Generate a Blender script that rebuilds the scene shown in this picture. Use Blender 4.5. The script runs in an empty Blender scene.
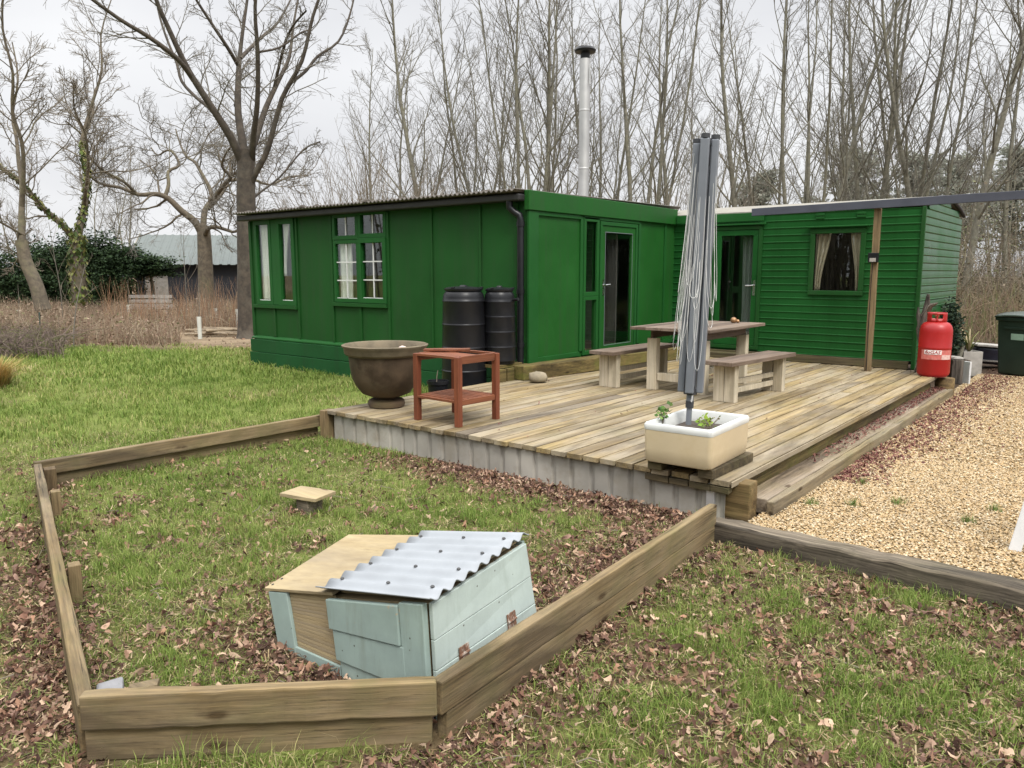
import bpy, math, random
import numpy as np
from mathutils import Vector, Matrix

R = math.radians
rnd = random.Random(11)
nrg = np.random.default_rng(5)
scene = bpy.context.scene
COL = scene.collection
YAW = R(38.9)
RIGHT = Vector((math.cos(YAW), math.sin(YAW), 0))
FWD = Vector((-math.sin(YAW), math.cos(YAW), 0))

# ------------------------------------------------------------------ materials
def node(nt, typ, **kw):
    n = nt.nodes.new(typ)
    for k, v in kw.items():
        if k.startswith('i_'):
            key = k[2:].replace('_', ' ')
            n.inputs[key].default_value = v
        else:
            setattr(n, k, v)
    return n

def ramp(nt, stops, interp='LINEAR'):
    n = nt.nodes.new('ShaderNodeValToRGB')
    cr = n.color_ramp
    cr.interpolation = interp
    while len(cr.elements) < len(stops):
        cr.elements.new(0.5)
    for e, (p, c) in zip(cr.elements, stops):
        e.position = p
        e.color = (c[0], c[1], c[2], 1) if len(c) == 3 else c
    return n

def new_mat(name, rough=0.6, spec=0.5):
    m = bpy.data.materials.new(name)
    m.use_nodes = True
    nt = m.node_tree
    b = nt.nodes['Principled BSDF']
    b.inputs['Roughness'].default_value = rough
    b.inputs['Specular IOR Level'].default_value = spec
    return m, nt, b

def mixc(nt, fac, a, b, blend='MIX'):
    n = nt.nodes.new('ShaderNodeMix')
    n.data_type = 'RGBA'
    n.blend_type = blend
    for sock, v in ((n.inputs[0], fac), (n.inputs[6], a), (n.inputs[7], b)):
        if hasattr(v, 'is_linked'):
            nt.links.new(v, sock)
        elif isinstance(v, (int, float)):
            sock.default_value = v
        else:
            sock.default_value = (v[0], v[1], v[2], 1)
    return n.outputs[2]

def coords(nt, scale=(1, 1, 1), rot=(0, 0, 0)):
    tc = nt.nodes.new('ShaderNodeTexCoord')
    mp = nt.nodes.new('ShaderNodeMapping')
    mp.inputs['Scale'].default_value = scale
    mp.inputs['Rotation'].default_value = rot
    nt.links.new(tc.outputs['Object'], mp.inputs['Vector'])
    return mp

def noise(nt, vec, scale, detail=4, rough=0.55):
    n = node(nt, 'ShaderNodeTexNoise')
    n.inputs['Scale'].default_value = scale
    n.inputs['Detail'].default_value = detail
    n.inputs['Roughness'].default_value = rough
    if vec is not None:
        nt.links.new(vec.outputs[0] if hasattr(vec, 'outputs') else vec, n.inputs['Vector'])
    return n

def bump(nt, b, height, strength=0.3, dist=0.01):
    n = nt.nodes.new('ShaderNodeBump')
    n.inputs['Strength'].default_value = strength
    n.inputs['Distance'].default_value = dist
    nt.links.new(height, n.inputs['Height'])
    nt.links.new(n.outputs[0], b.inputs['Normal'])

def plain(name, col, rough=0.6, var=0.15, scale=6, metallic=0, bstr=0.1, spec=0.5, dirt=None, dirt_amt=0.5, dscale=3):
    m, nt, b = new_mat(name, rough, spec)
    mp = coords(nt)
    n = noise(nt, mp, scale, 5)
    r = ramp(nt, [(0.3, [c*(1-var) for c in col]), (0.7, [min(1, c*(1+var)) for c in col])])
    nt.links.new(n.outputs[0], r.inputs[0])
    out = r.outputs[0]
    if dirt:
        n2 = noise(nt, mp, dscale, 8, 0.7)
        r2 = ramp(nt, [(0.5, (0, 0, 0)), (0.7, (dirt_amt,)*3)])
        nt.links.new(n2.outputs[0], r2.inputs[0])
        out = mixc(nt, r2.outputs[0], out, dirt)
    nt.links.new(out, b.inputs['Base Color'])
    b.inputs['Metallic'].default_value = metallic
    n3 = noise(nt, mp, scale*12, 3)
    bump(nt, b, n3.outputs[0], bstr, 0.004)
    rr = ramp(nt, [(0.3, (rough*0.85,)*3), (0.7, (min(1, rough*1.2),)*3)])
    nt.links.new(n.outputs[0], rr.inputs[0])
    nt.links.new(rr.outputs[0], b.inputs['Roughness'])
    return m

def wood(name, light, dark, axis=1, grain=1.0, moss=None, moss_amt=0.4, rough=0.75, island=0.5, grey=None, grey_amt=0.0, streak=1.0, knots=True):
    """weathered timber: long grain along one object axis, per-board tint, moss and knots"""
    m, nt, b = new_mat(name, rough, 0.3)
    sc = [26*grain]*3
    sc[axis] = 0.9*grain
    geo = nt.nodes.new('ShaderNodeNewGeometry')
    tc = nt.nodes.new('ShaderNodeTexCoord')
    add = node(nt, 'ShaderNodeVectorMath', operation='ADD')
    mul = node(nt, 'ShaderNodeVectorMath', operation='SCALE')
    comb = nt.nodes.new('ShaderNodeCombineXYZ')
    for i in range(3):
        nt.links.new(geo.outputs['Random Per Island'], comb.inputs[i])
    nt.links.new(comb.outputs[0], mul.inputs[0]); mul.inputs['Scale'].default_value = 37.0
    nt.links.new(tc.outputs['Object'], add.inputs[0]); nt.links.new(mul.outputs[0], add.inputs[1])
    mp = nt.nodes.new('ShaderNodeMapping'); mp.inputs['Scale'].default_value = sc
    nt.links.new(add.outputs[0], mp.inputs[0])
    mp2 = nt.nodes.new('ShaderNodeMapping')
    s2 = [120*grain]*3; s2[axis] = 2.4*grain
    mp2.inputs['Scale'].default_value = s2
    nt.links.new(add.outputs[0], mp2.inputs[0])
    g1 = noise(nt, mp, 1.0, 6, 0.6); g1.inputs['Distortion'].default_value = 0.25
    g2 = noise(nt, mp2, 1.0, 4, 0.6)
    r1 = ramp(nt, [(0.3, dark), (0.52, [(a+c)/2 for a, c in zip(light, dark)]), (0.72, light)])
    nt.links.new(g1.outputs[0], r1.inputs[0])
    r2 = ramp(nt, [(0.35, (1-0.4*streak,)*3), (0.6, (1, 1, 1))])
    nt.links.new(g2.outputs[0], r2.inputs[0])
    c = mixc(nt, 1.0, r1.outputs[0], r2.outputs[0], 'MULTIPLY')
    # per-board tint
    r3 = ramp(nt, [(0.0, (1-island*0.55,)*3), (0.5, (1-island*0.15, 1-island*0.17, 1-island*0.2)), (1.0, (1+island*0.1, 1+island*0.06, 1-island*0.08))])
    nt.links.new(geo.outputs['Random Per Island'], r3.inputs[0])
    c = mixc(nt, 1.0, c, r3.outputs[0], 'MULTIPLY')
    mpb = nt.nodes.new('ShaderNodeMapping'); sb_ = [2.4]*3; sb_[axis] = 0.5
    mpb.inputs['Scale'].default_value = sb_; nt.links.new(add.outputs[0], mpb.inputs[0])
    big = noise(nt, mpb, 1.0, 5, 0.65)
    if grey:
        rg = ramp(nt, [(0.4, (0, 0, 0)), (0.62, (grey_amt,)*3)])
        nt.links.new(big.outputs[0], rg.inputs[0])
        c = mixc(nt, rg.outputs[0], c, grey)
    if moss:
        mn = noise(nt, tc.outputs['Object'], 2.3, 8, 0.7)
        rm = ramp(nt, [(0.47, (0, 0, 0)), (0.66, (moss_amt,)*3)])
        nt.links.new(mn.outputs[0], rm.inputs[0])
        c = mixc(nt, rm.outputs[0], c, moss)
    if knots:
        kv = node(nt, 'ShaderNodeTexVoronoi')
        kv.inputs['Scale'].default_value = 1.0
        mk = nt.nodes.new('ShaderNodeMapping')
        sk = [6.0]*3; sk[axis] = 2.2
        mk.inputs['Scale'].default_value = sk
        nt.links.new(add.outputs[0], mk.inputs[0]); nt.links.new(mk.outputs[0], kv.inputs['Vector'])
        rk = ramp(nt, [(0.06, (0.35, 0.3, 0.25)), (0.13, (1, 1, 1))])
        nt.links.new(kv.outputs['Distance'], rk.inputs[0])
        c = mixc(nt, 1.0, c, rk.outputs[0], 'MULTIPLY')
    mp3 = nt.nodes.new('ShaderNodeMapping')
    s3 = [34*grain]*3; s3[axis] = 1.1*grain
    mp3.inputs['Scale'].default_value = s3; mp3.inputs['Location'].default_value = (3.1, 7.7, 1.3)
    nt.links.new(add.outputs[0], mp3.inputs[0])
    g3 = noise(nt, mp3, 1.0, 7, 0.7)
    rcx = ramp(nt, [(0.33, (1-0.62*streak,)*3 if streak < 1.5 else (0.12,)*3), (0.40, (1, 1, 1))])
    nt.links.new(g3.outputs[0], rcx.inputs[0])
    c = mixc(nt, 1.0, c, rcx.outputs[0], 'MULTIPLY')
    mp4 = nt.nodes.new('ShaderNodeMapping'); s4 = [3.2]*3; s4[axis] = 0.55
    mp4.inputs['Scale'].default_value = s4; nt.links.new(add.outputs[0], mp4.inputs[0])
    stn = noise(nt, mp4, 1.0, 9, 0.68); stn.inputs['Distortion'].default_value = 0.4
    rst = ramp(nt, [(0.40, (1-0.5*streak if streak < 1.3 else 0.4, 1-0.52*streak if streak < 1.3 else 0.4, 1-0.52*streak if streak < 1.3 else 0.4)), (0.53, (1, 1, 1))])
    nt.links.new(stn.outputs[0], rst.inputs[0])
    c = mixc(nt, 1.0, c, rst.outputs[0], 'MULTIPLY')
    nt.links.new(c, b.inputs['Base Color'])
    hsum = node(nt, 'ShaderNodeMath', operation='ADD'); nt.links.new(g2.outputs[0], hsum.inputs[0]); nt.links.new(rcx.outputs[0], hsum.inputs[1])
    bump(nt, b, hsum.outputs[0], 0.4, 0.005)
    return m

def attr_mat(name, rough=0.8, spec=0.2, trans=0.0):
    """colour carried by the vertices (each blade, leaf or stone has its own colour)"""
    m, nt, b = new_mat(name, rough, spec)
    a = node(nt, 'ShaderNodeAttribute', attribute_name='Col')
    nt.links.new(a.outputs['Color'], b.inputs['Base Color'])
    if trans:
        out = nt.nodes['Material Output']
        t = nt.nodes.new('ShaderNodeBsdfTranslucent')
        nt.links.new(a.outputs['Color'], t.inputs['Color'])
        mx = nt.nodes.new('ShaderNodeMixShader'); mx.inputs[0].default_value = trans
        nt.links.new(b.outputs[0], mx.inputs[1]); nt.links.new(t.outputs[0], mx.inputs[2])
        nt.links.new(mx.outputs[0], out.inputs['Surface'])
    return m

def glass_mat(name, tint=(0.75, 0.8, 0.78), refl=1.0):
    m = bpy.data.materials.new(name); m.use_nodes = True
    nt = m.node_tree; nt.nodes.clear()
    out = nt.nodes.new('ShaderNodeOutputMaterial')
    tr = nt.nodes.new('ShaderNodeBsdfTransparent'); tr.inputs[0].default_value = (*tint, 1)
    gl = nt.nodes.new('ShaderNodeBsdfGlossy'); gl.inputs['Roughness'].default_value = 0.015
    gl.inputs['Color'].default_value = (0.9, 0.93, 0.92, 1)
    lw = nt.nodes.new('ShaderNodeLayerWeight'); lw.inputs['Blend'].default_value = 0.5
    pw = node(nt, 'ShaderNodeMath', operation='POWER'); pw.inputs[1].default_value = 5.0
    nt.links.new(lw.outputs['Facing'], pw.inputs[0])
    mu = node(nt, 'ShaderNodeMath', operation='MULTIPLY_ADD'); mu.inputs[1].default_value = 0.9; mu.inputs[2].default_value = 0.075*refl
    nt.links.new(pw.outputs[0], mu.inputs[0])
    mx = nt.nodes.new('ShaderNodeMixShader')
    nt.links.new(mu.outputs[0], mx.inputs[0]); nt.links.new(tr.outputs[0], mx.inputs[1]); nt.links.new(gl.outputs[0], mx.inputs[2])
    nt.links.new(mx.outputs[0], out.inputs[0])
    return m

def paint(name, col, rough=0.45, dirt=(0.03, 0.05, 0.025), axis_scale=(1, 1, 1)):
    """brush-painted timber: gentle mottling, rain streaks and faint grain"""
    m, nt, b = new_mat(name, rough, 0.14)
    mp = coords(nt)
    n = noise(nt, mp, 1.3, 6, 0.6)
    r = ramp(nt, [(0.3, [c*0.84 for c in col]), (0.7, [c*1.14 for c in col])])
    nt.links.new(n.outputs[0], r.inputs[0])
    ms = coords(nt, (9, 9, 0.5))
    st = noise(nt, ms, 1.0, 6, 0.65)
    rs = ramp(nt, [(0.48, (0, 0, 0)), (0.75, (0.45,)*3)])
    nt.links.new(st.outputs[0], rs.inputs[0])
    c = mixc(nt, rs.outputs[0], r.outputs[0], dirt)
    sp = noise(nt, mp, 26, 3, 0.7)
    rp = ramp(nt, [(0.70, (0, 0, 0)), (0.76, (0.55,)*3)])
    nt.links.new(sp.outputs[0], rp.inputs[0])
    c = mixc(nt, rp.outputs[0], c, [min(1, x*1.6+0.03) for x in col])
    nt.links.new(c, b.inputs['Base Color'])
    rr = ramp(nt, [(0.3, (rough*0.8,)*3), (0.7, (rough*1.25,)*3)])
    nt.links.new(n.outputs[0], rr.inputs[0]); nt.links.new(rr.outputs[0], b.inputs['Roughness'])
    mg = coords(nt, (40, 40, 3))
    gn = noise(nt, mg, 1.0, 3)
    bump(nt, b, gn.outputs[0], 0.12, 0.004)
    return m

M = {}
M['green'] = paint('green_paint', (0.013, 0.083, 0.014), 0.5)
M['green_dark'] = paint('green_shade_and_trim', (0.0115, 0.066, 0.013), 0.55)  # hut green darkened to carry the side wall's shade; also caravan trim
M['green_trim'] = paint('green_trim_paint', (0.013, 0.082, 0.017), 0.48, dirt=(0.02, 0.07, 0.025))
M['green_plinth'] = paint('green_plinth_paint', (0.012, 0.068, 0.020), 0.6, dirt=(0.02, 0.045, 0.02))
M['clad'] = paint('green_cladding_paint', (0.012, 0.078, 0.017), 0.32, dirt=(0.009, 0.045, 0.010))
M['white_paint'] = plain('white_paint', (0.58, 0.58, 0.57), 0.55, 0.08)
M['black_plastic'] = plain('black_plastic', (0.010, 0.0105, 0.0125), 0.34, 0.2, 4, bstr=0.04, spec=0.3, dirt=(0.02, 0.02, 0.019), dirt_amt=0.3)
M['black_fascia'] = plain('black_fascia', (0.014, 0.013, 0.013), 0.6, 0.3, 8)
M['roof_sheet'] = plain('roof_sheet', (0.13, 0.115, 0.10), 0.85, 0.3, 12, dirt=(0.035, 0.03, 0.028), dirt_amt=0.8, dscale=6)
M['roof_white'] = plain('pale_roof_coating', (0.24, 0.225, 0.19), 0.8, 0.15, 5, dirt=(0.15, 0.15, 0.11), dirt_amt=0.6)
M['dark_inside'] = plain('dark_interior', (0.06, 0.055, 0.05), 0.9, 0.3, 3)
M['glass'] = glass_mat('window_glass', (0.92, 0.94, 0.92), 1.0)
M['curtain'] = plain('pale_curtain_cloth', (0.72, 0.71, 0.68), 0.9, 0.08, 5)
M['curtain_beige'] = plain('beige_curtain_cloth', (0.42, 0.36, 0.27), 0.9, 0.12, 9)
M['steel'] = plain('brushed_steel', (0.5, 0.5, 0.49), 0.5, 0.1, 3, metallic=0.9, bstr=0.03)
M['handle_metal'] = plain('handle_metal', (0.6, 0.6, 0.6), 0.25, 0.05, 5, metallic=1.0, bstr=0.02)
M['beam_grey'] = plain('grey_painted_beam', (0.055, 0.06, 0.08), 0.5, 0.12, 4)
M['deck'] = wood('deck_boards', (0.42, 0.315, 0.15), (0.21, 0.15, 0.072), axis=1, grey=(0.33, 0.285, 0.215), grey_amt=0.75, streak=0.85, moss=(0.14, 0.14, 0.05), moss_amt=0.22, island=0.42, knots=False)
M['deck_edge'] = wood('deck_edge_timber', (0.27, 0.20, 0.075), (0.09, 0.068, 0.024), axis=1, moss=(0.12, 0.13, 0.025), moss_amt=0.75, island=0.3)
M['deck_end'] = wood('deck_end_timber', (0.2, 0.155, 0.085), (0.07, 0.055, 0.03), axis=0, moss=(0.08, 0.085, 0.025), moss_amt=0.5, island=0.6)
M['sleeper_x'] = wood('pine_board_x', (0.37, 0.265, 0.125), (0.14, 0.095, 0.042), axis=0, moss=(0.10, 0.105, 0.035), moss_amt=0.4, grey=(0.26, 0.215, 0.15), grey_amt=0.55, island=0.5)
M['sleeper_y'] = wood('pine_board_y', (0.36, 0.28, 0.155), (0.17, 0.125, 0.065), axis=1, moss=(0.12, 0.125, 0.05), moss_amt=0.3, grey=(0.27, 0.235, 0.18), grey_amt=0.5, island=0.4)
M['old_sleeper'] = wood('old_railway_sleeper', (0.28, 0.235, 0.175), (0.13, 0.105, 0.078), axis=0, grain=0.8, streak=1.4, moss=(0.07, 0.07, 0.03), moss_amt=0.3, rough=0.9, island=0.2)
M['step_wood'] = wood('step_timber', (0.38, 0.295, 0.19), (0.17, 0.125, 0.08), axis=1, moss=(0.13, 0.13, 0.05), moss_amt=0.3, grey=(0.35, 0.3, 0.24), grey_amt=0.6, island=0.3)
M['block_wood'] = wood('upright_sleeper_wood', (0.31, 0.215, 0.095), (0.15, 0.10, 0.042), axis=0, moss=(0.12, 0.115, 0.04), moss_amt=0.5)
M['post_wood'] = wood('post_wood', (0.35, 0.255, 0.135), (0.17, 0.115, 0.058), axis=2, moss=(0.16, 0.15, 0.07), moss_amt=0.3)
M['pale_wood'] = wood('whitewashed_wood', (0.70, 0.63, 0.49), (0.50, 0.425, 0.30), axis=2, island=0.2, streak=0.5, moss=(0.25, 0.24, 0.17), moss_amt=0.35, knots=False)
M['brown_top'] = wood('brown_stained_wood', (0.225, 0.165, 0.12), (0.11, 0.076, 0.054), axis=1, island=0.35, streak=0.8, grey=(0.23, 0.185, 0.15), grey_amt=0.5, knots=False)
M['red_wood'] = wood('red_stained_wood', (0.30, 0.108, 0.05), (0.165, 0.054, 0.027), axis=1, island=0.3, streak=0.5, knots=False, rough=0.5)
M['red_wood_x'] = wood('red_stained_wood_x', (0.30, 0.108, 0.05), (0.165, 0.054, 0.027), axis=0, island=0.3, streak=0.5, knots=False, rough=0.5)
M['red_wood_z'] = wood('red_stained_wood_z', (0.27, 0.085, 0.04), (0.15, 0.043, 0.022), axis=2, island=0.3, streak=0.5, knots=False, rough=0.5)
M['urn'] = plain('rusty_urn', (0.066, 0.046, 0.029), 0.7, 0.5, 5, bstr=0.4, spec=0.2, dirt=(0.105, 0.085, 0.055), dirt_amt=0.7, dscale=4)
M['urn_rim'] = plain('urn_rim', (0.145, 0.12, 0.08), 0.75, 0.4, 6, bstr=0.4, spec=0.2, dirt=(0.09, 0.05, 0.035), dirt_amt=0.6)
M['urn_foot'] = plain('urn_foot', (0.085, 0.055, 0.03), 0.85, 0.35, 5, bstr=0.3, dirt=(0.1, 0.1, 0.04), dirt_amt=0.6)
M['soil'] = plain('soil', (0.06, 0.045, 0.035), 0.95, 0.4, 14, bstr=0.8)
M['stone'] = plain('rough_stone', (0.25, 0.21, 0.145), 0.9, 0.35, 9, bstr=0.8, dirt=(0.12, 0.12, 0.06), dirt_amt=0.5)
M['concrete'] = plain('pale_concrete', (0.33, 0.31, 0.28), 0.9, 0.2, 9, bstr=0.5, dirt=(0.15, 0.14, 0.1), dirt_amt=0.5)
M['skirt'] = plain('pale_sheet_metal', (0.34, 0.32, 0.28), 0.7, 0.22, 2.2, bstr=0.05, dirt=(0.22, 0.19, 0.14), dirt_amt=0.7, dscale=2.5)
M['alu'] = plain('aluminium_strip', (0.6, 0.61, 0.63), 0.4, 0.1, 4, metallic=0.7, bstr=0.03)
def worn_paint(name, col, bare, dirt):
    m, nt, b = new_mat(name, 0.6, 0.2)
    mp = coords(nt); n = noise(nt, mp, 4, 6, 0.65)
    r = ramp(nt, [(0.3, [c*0.86 for c in col]), (0.7, [c*1.1 for c in col])]); nt.links.new(n.outputs[0], r.inputs[0])
    ms = coords(nt, (16, 16, 2.2)); st = noise(nt, ms, 1.0, 7, 0.7)
    rs = ramp(nt, [(0.52, (0, 0, 0)), (0.72, (0.5,)*3)]); nt.links.new(st.outputs[0], rs.inputs[0])
    c = mixc(nt, rs.outputs[0], r.outputs[0], dirt)
    ch = noise(nt, mp, 34, 4, 0.75); big = noise(nt, mp, 5, 3, 0.6)
    ad = node(nt, 'ShaderNodeMath', operation='ADD'); nt.links.new(ch.outputs[0], ad.inputs[0]); nt.links.new(big.outputs[0], ad.inputs[1])
    rc = ramp(nt, [(1.22/2+0.03, (0, 0, 0)), (1.22/2+0.045, (0.9,)*3)])
    hf = node(nt, 'ShaderNodeMath', operation='MULTIPLY'); hf.inputs[1].default_value = 0.5; nt.links.new(ad.outputs[0], hf.inputs[0]); nt.links.new(hf.outputs[0], rc.inputs[0])
    c = mixc(nt, rc.outputs[0], c, bare)
    sp = node(nt, 'ShaderNodeTexVoronoi'); sp.inputs['Scale'].default_value = 17; nt.links.new(mp.outputs[0], sp.inputs['Vector'])
    rk = ramp(nt, [(0.055, (0.25, 0.2, 0.17)), (0.085, (1, 1, 1))]); nt.links.new(sp.outputs['Distance'], rk.inputs[0])
    c = mixc(nt, 1.0, c, rk.outputs[0], 'MULTIPLY')
    nt.links.new(c, b.inputs['Base Color'])
    bump(nt, b, ch.outputs[0], 0.15, 0.004)
    return m
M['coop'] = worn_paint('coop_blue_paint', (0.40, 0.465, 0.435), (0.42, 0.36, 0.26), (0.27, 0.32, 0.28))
M['coop_shaded'] = worn_paint('coop_blue_paint_shaded', (0.27, 0.345, 0.315), (0.36, 0.31, 0.22), (0.19, 0.225, 0.185))  # same blue paint with the shade of the front mixed into its colour
M['ply'] = wood('plywood_sheet', (0.46, 0.37, 0.215), (0.31, 0.235, 0.125), axis=0, grain=0.5, island=0.1, streak=0.3, grey=(0.27, 0.22, 0.15), grey_amt=0.75, knots=True)
M['corr'] = plain('grey_corrugated_sheet', (0.29, 0.31, 0.33), 0.7, 0.14, 3, bstr=0.05, dirt=(0.22, 0.23, 0.235), dirt_amt=0.6, dscale=3)
M['rust'] = plain('rusty_metal', (0.17, 0.085, 0.05), 0.85, 0.5, 30, bstr=0.3, dirt=(0.5, 0.46, 0.4), dirt_amt=0.9, dscale=40)
M['screw'] = plain('dark_screws', (0.05, 0.05, 0.05), 0.5, 0.1)
M['trough_side'] = plain('glazed_stoneware', (0.53, 0.435, 0.285), 0.38, 0.07, 2.5, bstr=0.06, dirt=(0.4, 0.3, 0.15), dirt_amt=0.35, dscale=4)
M['trough_rim'] = plain('white_glaze', (0.58, 0.59, 0.57), 0.35, 0.1, 4, bstr=0.04, dirt=(0.45, 0.45, 0.4), dirt_amt=0.35)
M['airer'] = plain('grey_airer_metal', (0.185, 0.20, 0.225), 0.42, 0.08, 4, metallic=0.25, bstr=0.02)
M['airer_dark'] = plain('dark_airer_plastic', (0.035, 0.037, 0.042), 0.5, 0.1)
M['cord'] = plain('pale_cord', (0.62, 0.62, 0.6), 0.6, 0.1)
M['gas_red'] = plain('gas_bottle_red', (0.32, 0.007, 0.007), 0.4, 0.1, 4, bstr=0.05, dirt=(0.3, 0.02, 0.02), dirt_amt=0.4)
M['sticker'] = plain('white_sticker', (0.75, 0.74, 0.72), 0.5, 0.05)
M['sticker_dull'] = plain('worn_pink_label', (0.50, 0.13, 0.11), 0.5, 0.2, 20, dirt=(0.55, 0.3, 0.26), dirt_amt=0.6, dscale=25)
M['sticker_panel'] = plain('worn_label_panel', (0.6, 0.4, 0.36), 0.5, 0.2, 30)
M['bin'] = plain('bin_green_plastic', (0.016, 0.032, 0.022), 0.45, 0.2, 4, bstr=0.08, dirt=(0.04, 0.055, 0.04), dirt_amt=0.35)
M['bin_sticker'] = plain('pale_green_sticker', (0.32, 0.48, 0.38), 0.5, 0.1)
M['navy'] = plain('navy_plastic', (0.012, 0.014, 0.026), 0.4, 0.2)
M['brass'] = plain('bronze_ornament', (0.3, 0.17, 0.08), 0.4, 0.3, 20, metallic=0.5)
M['bark'] = plain('grey_brown_bark', (0.15, 0.142, 0.108), 0.95, 0.4, 9, bstr=0.9, dirt=(0.15, 0.145, 0.07), dirt_amt=0.55, dscale=2.2)
M['bark_big'] = plain('ash_bark', (0.06, 0.048, 0.036), 0.95, 0.5, 7, bstr=1.0, dirt=(0.14, 0.125, 0.095), dirt_amt=0.6, dscale=3)
M['bark_pale'] = plain('pale_bark', (0.12, 0.098, 0.07), 0.95, 0.4, 9, bstr=0.8, dirt=(0.17, 0.17, 0.08), dirt_amt=0.5, dscale=2)
M['twig'] = plain('twig_bark', (0.145, 0.132, 0.108), 0.95, 0.2, 3, bstr=0)
M['twig_pale'] = plain('pale_twig_bark', (0.17, 0.142, 0.105), 0.95, 0.2, 3, bstr=0)
M['driftwood'] = wood('driftwood_grey', (0.26, 0.22, 0.18), (0.06, 0.05, 0.04), axis=2, grain=1.4, streak=1.2, knots=True)
M['shed_roof'] = plain('shed_roof_metal', (0.115, 0.132, 0.125), 0.7, 0.12, 2, dirt=(0.075, 0.08, 0.065), dirt_amt=0.5)
M['shed_wall'] = plain('shed_dark_wall', (0.022, 0.025, 0.032), 0.7, 0.3, 4)
M['guard'] = plain('tree_guard_plastic', (0.55, 0.56, 0.5), 0.6, 0.1, 4)
M['pole_wood'] = wood('stripped_poles', (0.5, 0.41, 0.29), (0.3, 0.23, 0.15), axis=0, knots=False)
M['grass'] = attr_mat('grass_blades', 0.65, 0.25, 0.25)
M['litter'] = attr_mat('dead_leaves', 0.85, 0.15, 0.12)
M['needles'] = attr_mat('foliage', 0.8, 0.2, 0.15)
M['pine'] = attr_mat('pine_foliage', 0.8, 0.1, 0.45)
M['pebble'] = attr_mat('gravel_stones', 0.85, 0.12)
M['stems'] = attr_mat('dry_stems', 0.9, 0.1)

# ------------------------------------------------------------------ mesh builder
class MB:
    def __init__(s):
        s.v = []; s.f = []
    def add(s, verts, faces):
        o = len(s.v)
        s.v += [tuple(v) for v in verts]
        s.f += [tuple(i+o for i in f) for f in faces]
        return s
    def box(s, x0, x1, y0, y1, z0, z1):
        if x0 > x1: x0, x1 = x1, x0
        if y0 > y1: y0, y1 = y1, y0
        if z0 > z1: z0, z1 = z1, z0
        v = [(x0,y0,z0),(x1,y0,z0),(x1,y1,z0),(x0,y1,z0),(x0,y0,z1),(x1,y0,z1),(x1,y1,z1),(x0,y1,z1)]
        return s.hexa(v)
    def hexa(s, v):
        return s.add(v, [(0,3,2,1),(4,5,6,7),(0,1,5,4),(1,2,6,5),(2,3,7,6),(3,0,4,7)])
    def plank(s, p0, p1, w, h, n=8, jit=0.002, up=(0, 0, 1), jz=None, seed=0):
        """beam from p0 to p1 (centre of its section), w across, h along up, slightly uneven"""
        rr = random.Random(seed*31+7)
        p0 = Vector(p0); p1 = Vector(p1); d = (p1-p0).normalized()
        up = Vector(up); sd = d.cross(up).normalized(); up = sd.cross(d).normalized()
        jz = jit if jz is None else jz
        o = len(s.v); vs = []
        for i in range(n+1):
            c = p0.lerp(p1, i/n)
            for a, b in ((-1,-1),(1,-1),(1,1),(-1,1)):
                q = c + sd*(a*w/2 + rr.uniform(-jit, jit)) + up*(b*h/2 + rr.uniform(-jz, jz))
                if i in (0, n): q = q + d*rr.uniform(-jit, jit)
                vs.append(q)
        fs = []
        for i in range(n):
            k = i*4
            for a in range(4):
                b = (a+1) % 4
                fs.append((k+a, k+b, k+4+b, k+4+a))
        fs.append((3, 2, 1, 0)); k = n*4; fs.append((k, k+1, k+2, k+3))
        return s.add(vs, fs)
    def lathe(s, prof, n=32, c=(0, 0, 0), cap0=True, cap1=True, closed=False):
        o = []
        for (r, z) in prof:
            for k in range(n):
                a = 2*math.pi*k/n
                o.append((c[0]+r*math.cos(a), c[1]+r*math.sin(a), c[2]+z))
        f = []
        for i in range(len(prof)-1):
            for k in range(n):
                k2 = (k+1) % n
                f.append((i*n+k, i*n+k2, (i+1)*n+k2, (i+1)*n+k))
        if cap0: f.append(tuple(range(n-1, -1, -1)))
        if cap1: f.append(tuple((len(prof)-1)*n+k for k in range(n)))
        return s.add(o, f)
    def tube(s, pts, rad, n=8, caps=True):
        pts = [Vector(p) for p in pts]
        if not hasattr(rad, '__len__'): rad = [rad]*len(pts)
        vs = []; prev = None
        for i, p in enumerate(pts):
            d = (pts[min(i+1, len(pts)-1)] - pts[max(i-1, 0)])
            d = d.normalized() if d.length > 1e-9 else Vector((0, 0, 1))
            if prev is None:
                a = d.cross(Vector((0, 0, 1)))
                if a.length < 0.1: a = d.cross(Vector((1, 0, 0)))
                a.normalize()
            else:
                a = (prev - d*prev.dot(d))
                a = a.normalized() if a.length > 1e-6 else d.orthogonal().normalized()
            prev = a; b = d.cross(a)
            for k in range(n):
                t = 2*math.pi*k/n
                vs.append(p + (a*math.cos(t)+b*math.sin(t))*rad[i])
        fs = []
        for i in range(len(pts)-1):
            for k in range(n):
                k2 = (k+1) % n
                fs.append((i*n+k, i*n+k2, (i+1)*n+k2, (i+1)*n+k))
        if caps:
            fs.append(tuple(range(n-1, -1, -1))); e = (len(pts)-1)*n
            fs.append(tuple(e+k for k in range(n)))
        return s.add(vs, fs)
    def prism(s, poly, axis, a, b):
        """poly of 2-D points extruded along axis from a to b"""
        def P(u, v, t):
            return {0: (t, u, v), 1: (u, t, v), 2: (u, v, t)}[axis]
        n = len(poly)
        vs = [P(u, v, a) for u, v in poly] + [P(u, v, b) for u, v in poly]
        fs = [tuple(range(n)), tuple(range(2*n-1, n-1, -1))] + [(i, n+i, n+(i+1) % n, (i+1) % n) for i in range(n)]
        return s.add(vs, fs)
    def xform(s, mat):
        s.v = [tuple(mat @ Vector(v)) for v in s.v]
        return s

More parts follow.
